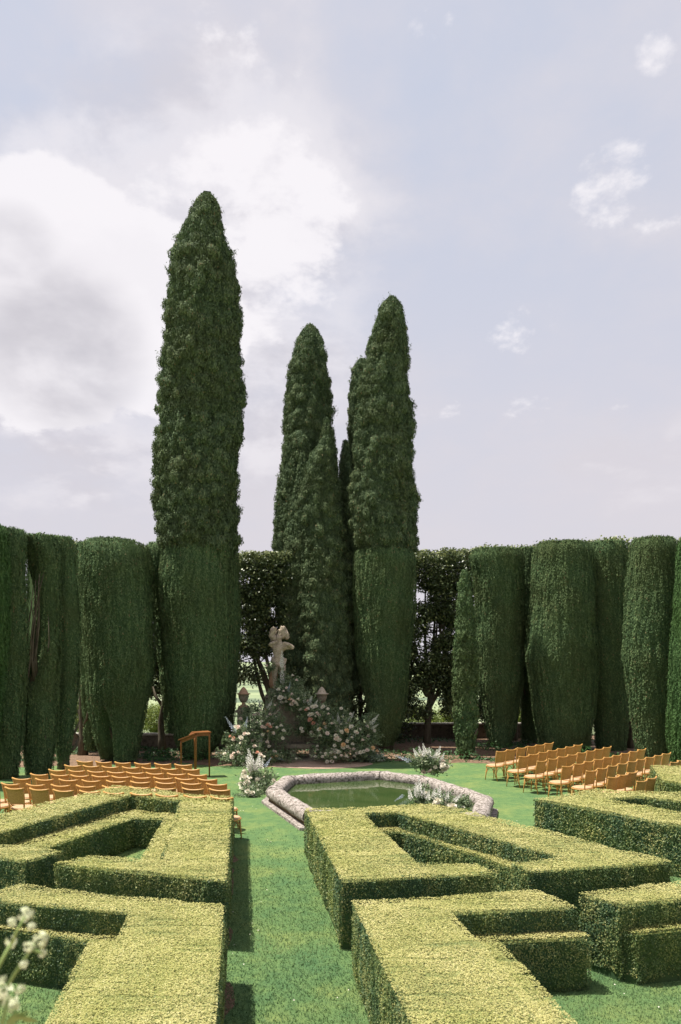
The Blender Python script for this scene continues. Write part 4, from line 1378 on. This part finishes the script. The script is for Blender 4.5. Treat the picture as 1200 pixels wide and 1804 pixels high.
arrangement('arching flower garland over the top of the bench back below the statue',
            [(500, 1222, 26, 16, 29.4), (528, 1235, 26, 22, 29.2), (550, 1262, 26, 24, 29.0), (497, 1200, 10, 20, 30.0), (520, 1205, 18, 16, 29.8), (476, 1176, 9, 8, 30.2), (535, 1285, 20, 10, 29)], 9500,
            [(496, 1229, w_, 1.5), (503, 1230, w_, 1.3), (497, 1237, w_, 1), (516, 1224, bl_, 1.1), (512, 1232, pe_, 1.), (519, 1235, bl_, 1), (526, 1232, w_, 1.1), (523, 1238, w_, 1), (515, 1240, bl_, 1.1), (551, 1245, w_, 1.2), (557, 1244, w_, 1.2), (543, 1248, bl_, 1), (548, 1267, co_, 1.4), (553, 1273, co_, 1.1), (547, 1258, w_, 1.2), (540, 1250, co_, .8), (552, 1257, w_, 1), (525, 1242, w_, .9), (492, 1215, w_, 1.1)],
            [(497, 1172, 497, 1210, ws_), (512, 1200, 506, 1222, bu_), (538, 1222, 536, 1242, ws_), (550, 1226, 545, 1243, ws_), (560, 1233, 552, 1246, ws_), (497, 1145, 496, 1180, ws_)], 3, group=GA, auto=16)
arrangement('white rose and delphinium cluster on the lawn at the left corner of the pool',
            [(447, 1380, 22, 26, 22.2), (462, 1392, 22, 16, 21.8), (440, 1400, 20, 12, 21.3), (472, 1372, 16, 14, 22.6)], 5200,
            [(431, 1363, w_, 1.3), (434, 1368, w_, 1.4), (429, 1370, w_, 1.2), (438, 1376, w_, 1.4), (432, 1386, w_, 1.9), (441, 1385, w_, 1.7), (425, 1381, w_, 1.2), (457, 1372, w_, 1.3), (438, 1393, w_, 1.2), (447, 1395, w_, 1.1), (456, 1382, w_, 1), (451, 1387, w_, .9), (431, 1358, w_, .9), (470, 1402, w_, .7), (465, 1368, bl_, .8), (436, 1381, w_, 1.4)],
            [(437, 1318, 446, 1366, ws_), (444, 1330, 444, 1362, ws_), (463, 1336, 458, 1358, ws_), (478, 1334, 464, 1355, bu_), (438, 1345, 442, 1366, ws_), (434, 1332, 440, 1364, ws_), (452, 1338, 450, 1364, ws_), (457, 1326, 453, 1356, ws_)], 4, group=GA, bsize=.08, auto=10, palette=(w_, w_))
arrangement('white floral spray standing behind the far right rim of the pool',
            [(757, 1344, 22, 16, 22.9), (740, 1338, 18, 9, 23.0), (775, 1348, 16, 11, 22.8)], 3600,
            [(778, 1346, w_, 1.3), (784, 1354, w_, 1.3), (777, 1357, w_, 1.2), (745, 1360, bl_, 1.2), (755, 1359, bl_, 1), (779, 1340, bl_, 1), (765, 1350, w_, 1), (786, 1349, w_, 1)],
            [(745, 1309, 752, 1334, ws_), (756, 1316, 758, 1338, ws_), (776, 1314, 768, 1345, ws_), (764, 1330, 764, 1346, ws_), (694, 1330, 728, 1344, bu_), (752, 1320, 760, 1342, ws_), (728, 1318, 738, 1336, ws_), (738, 1314, 746, 1340, ws_), (770, 1320, 766, 1344, ws_), (783, 1326, 774, 1348, ws_)], 5, group=GA, bsize=.08, auto=5, palette=(w_, bl_))
arrangement('white floral spray sitting inside the near right corner of the pool',
            [(772, 1412, 26, 12, 19.0), (800, 1417, 22, 10, 18.8), (745, 1402, 14, 14, 19.3), (818, 1414, 10, 8, 18.9)], 3400,
            [(753, 1404, w_, 1.1), (768, 1407, w_, 1.4), (791, 1418, w_, 1.5), (796, 1417, w_, 1.2), (762, 1416, w_, 1.2), (783, 1412, w_, 1.), (750, 1410, w_, .9)],
            [(738, 1370, 741, 1408, ws_), (720, 1388, 726, 1414, ws_), (748, 1388, 746, 1412, ws_), (776, 1382, 772, 1410, ws_), (782, 1398, 782, 1418, ws_), (813, 1398, 800, 1416, ws_), (694, 1412, 714, 1402, bu_), (732, 1378, 736, 1410, ws_), (756, 1392, 754, 1414, ws_), (790, 1394, 788, 1416, ws_), (766, 1388, 764, 1412, ws_)], 6, group=GA, bsize=.075, auto=4, gz=.17, palette=(w_, w_))
# silver trailing leaves at the right foot of the big arrangement
arrangement('silvery trailing foliage fanning onto the soil at the right foot of the bench flowers', [(655, 1333, 24, 9, 28.6), (635, 1332, 16, 9, 28.6)], 2200, [], [], 7, leaf=M['silver_leaf'], ls=.13, group=GA)
for nm_, lab, args in (('olive_twig', 0, 0),): pass


# ------------------------------------------------------------------ chairs
def chair_proto():
    root = empty('cane_chair')
    b_ = MB(); prof_ = []
    n_ = 18; vs_ = []
    ring = [(.235 * math.copysign(abs(math.cos(a)) ** .8, math.cos(a)), .22 * math.copysign(abs(math.sin(a)) ** .8, math.sin(a))) for a in np.linspace(0, 2 * math.pi, n_, endpoint=False)]
    for z_, f_ in ((.425, .96), (.455, 1.02), (.468, .95)):
        vs_ += [(x_ * f_, y_ * f_, z_) for x_, y_ in ring]
    fs_ = [(l_ * n_ + i, l_ * n_ + (i + 1) % n_, (l_ + 1) * n_ + (i + 1) % n_, (l_ + 1) * n_ + i) for l_ in range(2) for i in range(n_)]
    fs_ += [tuple(range(2 * n_, 3 * n_)), tuple(range(n_ - 1, -1, -1))]
    b_.add(vs_, fs_); b_.build('seat', M['rush'], root)
    b_ = MB()
    pr = [(x_ * 1.05, y_ * 1.05, .425) for x_, y_ in ring]
    b_.tube(pr + [pr[0]], .018, 5, False); b_.build('seat_frame', M['wood'], root, True)
    # chair faces +Y; back at -Y
    for sx_ in (-1, 1):
        b_ = MB()
        b_.tube([(sx_ * .20, .20, 0), (sx_ * .19, .185, .15), (sx_ * .175, .16, .42)], [.013, .016, .019], 6); b_.build('leg', M['wood'], root, True)
        b_ = MB()
        b_.tube([(sx_ * .20, -.26, 0), (sx_ * .195, -.215, .2), (sx_ * .195, -.19, .45), (sx_ * .215, -.215, .70), (sx_ * .235, -.26, .90)], [.014, .017, .018, .017, .016], 6); b_.build('leg', M['wood'], root, True)
    # woven back, bowed backwards, and its rolled crest
    cols, rws = 9, 4
    vs_ = []
    for r_ in range(rws):
        t = r_ / (rws - 1); z_ = .56 + .32 * t; half = .20 + .035 * t; yb = -.200 - .055 * t
        for c_ in range(cols):
            u_ = -1 + 2 * c_ / (cols - 1)
            vs_.append((u_ * half, yb - .055 * (1 - u_ * u_), z_ - (.022 * (1 - u_ * u_) if r_ == rws - 1 else 0)))
    m1 = len(vs_)
    vs_ += [(x_, y_ + .012, z_) for x_, y_, z_ in vs_]
    fs_ = []
    for r_ in range(rws - 1):
        for c_ in range(cols - 1):
            a = r_ * cols + c_
            fs_.append((a, a + 1, a + cols + 1, a + cols)); fs_.append((m1 + a, m1 + a + cols, m1 + a + cols + 1, m1 + a + 1))
    b_ = MB(); b_.add(vs_, fs_); b_.build('backrest', M['cane'], root, True)
    for nm_, t, rd in (('crest_rail', 1.0, .021), ('lower_rail', 0.0, .012)):
        z_ = .56 + .32 * t; half = .205 + .045 * t; yb = -.200 - .06 * t
        pts_ = [(u_ * half, yb - .055 * (1 - u_ * u_), z_ + (.026 * u_ * u_ - .004 if t else 0)) for u_ in np.linspace(-1, 1, 9)]
        b_ = MB(); b_.tube(pts_, rd, 6); b_.build(nm_, M['wood'], root, True)
    # bent braces between the legs
    L_ = [(-.19, .185), (.19, .185), (.195, -.2), (-.195, -.2)]
    for i in range(4):
        a = Vector((*L_[i], .12)); c_ = Vector((*L_[(i + 1) % 4], .12))
        mid_ = (a + c_) / 2
        pts_ = [a * (1 - t) + c_ * t + Vector((0, 0, .27 * math.sin(math.pi * t) ** .6)) for t in (0, .1, .25, .5, .75, .9, 1)]
        b_ = MB(); b_.tube(pts_, .0085, 5); b_.build('brace', M['wood'], root, True)
    return root


proto = chair_proto()
proto_used = [False]


def copy_tree(o_, parent=None):
    c_ = o_.copy(); COL.objects.link(c_); c_.parent = parent
    for ch in o_.children: copy_tree(ch, c_)
    return c_


ORD = ['first', 'second', 'third', 'fourth', 'fifth', 'sixth', 'seventh', 'eighth', 'ninth', 'tenth', 'eleventh', 'twelfth']


def put_chair(x_, y_, face, label, group):
    if not proto_used[0]:
        o_ = proto; proto_used[0] = True
    else:
        o_ = copy_tree(proto)
    o_.location = (x_, y_, 0)
    o_.rotation_euler = (0, 0, face + random.uniform(-.045, .045))
    tag(o_, label, 'chair', group)


def chair_row(a_px, b_px, n_, side, row, face):
    """crest positions of the first and last chair of a row"""
    A_ = Vector(P(*a_px, .9)); B_ = Vector(P(*b_px, .9))
    n_ = n_ or int(round((B_ - A_).length / .585)) + 1
    fx, fy = -math.sin(face), math.cos(face)
    for i in range(n_):
        p_ = A_ + (B_ - A_) * (i / max(1, n_ - 1))
        p_ = p_ + Vector((fx, fy)) * .26      # crest is behind the seat centre
        put_chair(p_.x + random.uniform(-.015, .015), p_.y + random.uniform(-.02, .02), face,
                  f'cane backed wooden chair, {ORD[i]} from the left in {ORD[row]} row back, {side} seating block',
                  f'cane chairs in rows, {side} of the aisle')


left_face = -math.atan2(.95, 3.0) * 1.0
rowsL = [((150, 1341), (323, 1347), 6), ((128, 1348.5), (336, 1355), 7), ((101, 1356.5), (347, 1364.5), 8), ((69, 1364), (365, 1372.5), 9), ((37, 1371.5), (381, 1381), 0), ((-24, 1379.5), (388, 1391), 0), ((-16, 1386), (391, 1405), 0)]
for r_, (a, c_, n_) in enumerate(rowsL):
    chair_row(a, c_, n_, 'left', r_, left_face)
right_face = math.atan2(2.3, 2.5)
rowsR = [((884, 1323), (968, 1309), 6), ((923, 1332), (1018, 1312), 7), ((955, 1340), (1070, 1316), 8), ((1001, 1349), (1131, 1320), 9), ((1042, 1357), (1175, 1327), 9)]
for r_, (a, c_, n_) in enumerate(rowsR):
    chair_row(a, c_, n_, 'right', r_, right_face)
fx, fy = -math.sin(right_face), math.cos(right_face)
for (x_, y_, lab) in ((1082, 1368, 'cane chair, first from the left in sixth row of the right seating block'), (1098, 1364, 'cane chair, second from the left in sixth row of the right seating block'), (1114, 1360, 'cane chair, third from the left in sixth row of the right seating block'),
                      (1131, 1375, 'cane chair, left one of the pair just behind the long right hedge'), (1148, 1370, 'cane chair, right one of the pair just behind the long right hedge'),
                      (1188, 1342, 'cane chair showing only its crest over the small far hedge, left one'), (1201, 1339, 'cane chair cut by the right edge above the small far hedge')):
    p_ = Vector(P(x_, y_, .9)) + Vector((fx, fy)) * .26
    put_chair(p_.x, p_.y, right_face, lab, 'cane chairs in rows, right of the aisle')

# ------------------------------------------------------------------ lectern
ld = base_d(1368)
lx = (369 - 600) * ld / FP
lec = empty('lectern', (lx, ld, 0)); tag(lec, 'tall reddish wooden lectern on four slim legs, beside the front left chairs', 'lectern')
legs = [((0, 0), 1.36), ((-.36, .22), 1.36), ((-.90, .22), 1.12), ((-.50, .50), 1.16)]
legs = [((0.0, 0.0), 1.37), ((-.40, -.10), 1.34), ((-.92, .18), 1.13), ((-.52, .36), 1.16)]
for (lp, h_) in legs:
    b = MB(); b.tube([(lp[0], lp[1], 0), (lp[0], lp[1], h_ * .9), (lp[0], lp[1], h_ + .02)], [.024, .03, .034], 6); b.build('leg', M['redwood'], lec, True)
# flat shelf and slanted desk
fl = [Vector((.07, -.06, 1.40)), Vector((-.42, -.17, 1.385)), Vector((-.62, .30, 1.375)), Vector((-.12, .42, 1.40))]
dn_ = Vector((0, 0, -.035))
b = MB(); b.add(fl + [v + dn_ for v in fl], [(0, 3, 2, 1), (4, 5, 6, 7), (0, 1, 5, 4), (1, 2, 6, 5), (2, 3, 7, 6), (3, 0, 4, 7)]); b.build('shelf', M['redwood'], lec)
de = [Vector((-.43, -.16, 1.37)), Vector((-1.0, .10, 1.15)), Vector((-.80, .52, 1.17)), Vector((-.63, .31, 1.36))]
b = MB(); b.add(de + [v + dn_ for v in de], [(0, 3, 2, 1), (4, 5, 6, 7), (0, 1, 5, 4), (1, 2, 6, 5), (2, 3, 7, 6), (3, 0, 4, 7)]); b.build('slanted_desk', M['redwood'], lec)
b = MB()
def plank(b_, a, c_, drop, th=.02):
    a = Vector(a); c_ = Vector(c_); t = (c_ - a).normalized(); nn_ = Vector((-t.y, t.x, 0)).normalized() * th
    dd = Vector((0, 0, -drop))
    vs_ = [a - nn_, c_ - nn_, c_ + nn_, a + nn_]; vs_ += [v + dd for v in vs_]
    b_.add(vs_, [(0, 1, 2, 3), (7, 6, 5, 4), (0, 4, 5, 1), (1, 5, 6, 2), (2, 6, 7, 3), (3, 7, 4, 0)])
plank(b, (0, 0, 1.36), (-.40, -.10, 1.345), .08)
plank(b, (-.40, -.10, 1.335), (-.92, .18, 1.125), .10)
b.build('apron', M['redwood'], lec)

# ------------------------------------------------------------------ blossoms close to the lens
FD = 1.45
pl = empty('flowering_plant', ((20 - 600) * FD / FP - .05, FD, 1.88)); tag(pl, 'out of focus pale green and white blossom sprays leaning in at the lower left corner', 'plant')
heads = [(45, 1612, 15), (22, 1625, 9), (56, 1632, 8), (20, 1660, 12), (70, 1656, 16), (50, 1668, 10), (75, 1680, 9), (42, 1698, 9), (5, 1725, 8), (14, 1756, 22), (22, 1772, 14), (2, 1745, 14), (36, 1742, 9)]
hm = []
b = MB()
rr = random.Random(5)
for k_ in range(26):
    v = Vector((rr.gauss(0, 1), rr.gauss(0, 1), rr.gauss(0, 1))).normalized() * rr.uniform(.6, 1)
    u_ = v.cross(Vector((0.3, .2, 1))).normalized() * .42; w2 = v.cross(u_).normalized() * .42
    b.add([v - u_, v + w2 * .9 + v * .15, v + u_, v - w2 * .9 + v * .15], [(0, 1, 2), (0, 2, 3)])
hme = mesh_from(b.v, b.f, 'floret_cluster')
m_head = plain('pale_green_white_florets', (.62, .70, .38), (.82, .80, .68), 12, .6, transl=.4)
hme.materials.append(m_head)
foot = Vector(((10 - 600) * FD / FP - .12, FD, 1.88))
for (x_, y_, r_) in heads:
    o_ = bpy.data.objects.new('blossom_cluster', hme); COL.objects.link(o_); o_.parent = pl
    w2 = W(x_, y_, FD + random.uniform(-.05, .05))
    o_.location = w2 - pl.location; o_.scale = [r_ * FD / FP * .9] * 3; o_.rotation_euler = (rr.uniform(0, 6), rr.uniform(0, 6), 0)
mst = plain('pale_green_stem', (.20, .30, .08), (.32, .42, .14), 20, .6)
forks = [W(0, 1700, FD), W(22, 1720, FD), W(8, 1795, FD)]
def stemto(nm_, pts_, r1, r2):
    b_ = MB(); pts_ = [Vector(p_) - pl.location for p_ in pts_]
    b_.tube(pts_, [r1 + (r2 - r1) * i / (len(pts_) - 1) for i in range(len(pts_))], 6); b_.build(nm_, mst, pl, True)
stemto('stem', [foot, W(-40, 1900, FD), W(5, 1750, FD), W(28, 1712, FD), W(60, 1664, FD)], .005, .003)
stemto('stem', [foot, W(-60, 1880, FD), W(-15, 1730, FD), W(0, 1698, FD), W(20, 1662, FD)], .005, .003)
stemto('stem', [W(20, 1664, FD), W(30, 1640, FD), W(44, 1616, FD)], .003, .002)
stemto('stem', [W(28, 1712, FD), W(38, 1702, FD), W(42, 1698, FD)], .003, .002)
stemto('stem', [W(55, 1672, FD), W(66, 1676, FD), W(74, 1680, FD)], .003, .002)
stemto('stem', [foot, W(-20, 1880, FD), W(5, 1800, FD), W(14, 1762, FD)], .005, .003)
b = MB()
for (x_, y_, a) in ((30, 1792, .4), (48, 1796, -.3), (20, 1800, 1.2)):
    c_ = W(x_, y_, FD) - pl.location
    d1 = Vector((math.cos(a), .2, math.sin(a))) * .022; d2 = Vector((-math.sin(a), -.5, math.cos(a))) * .008
    b.add([c_ - d1, c_ + d2, c_ + d1, c_ - d2], [(0, 1, 2, 3)])
b.build('leaves', mst, pl)
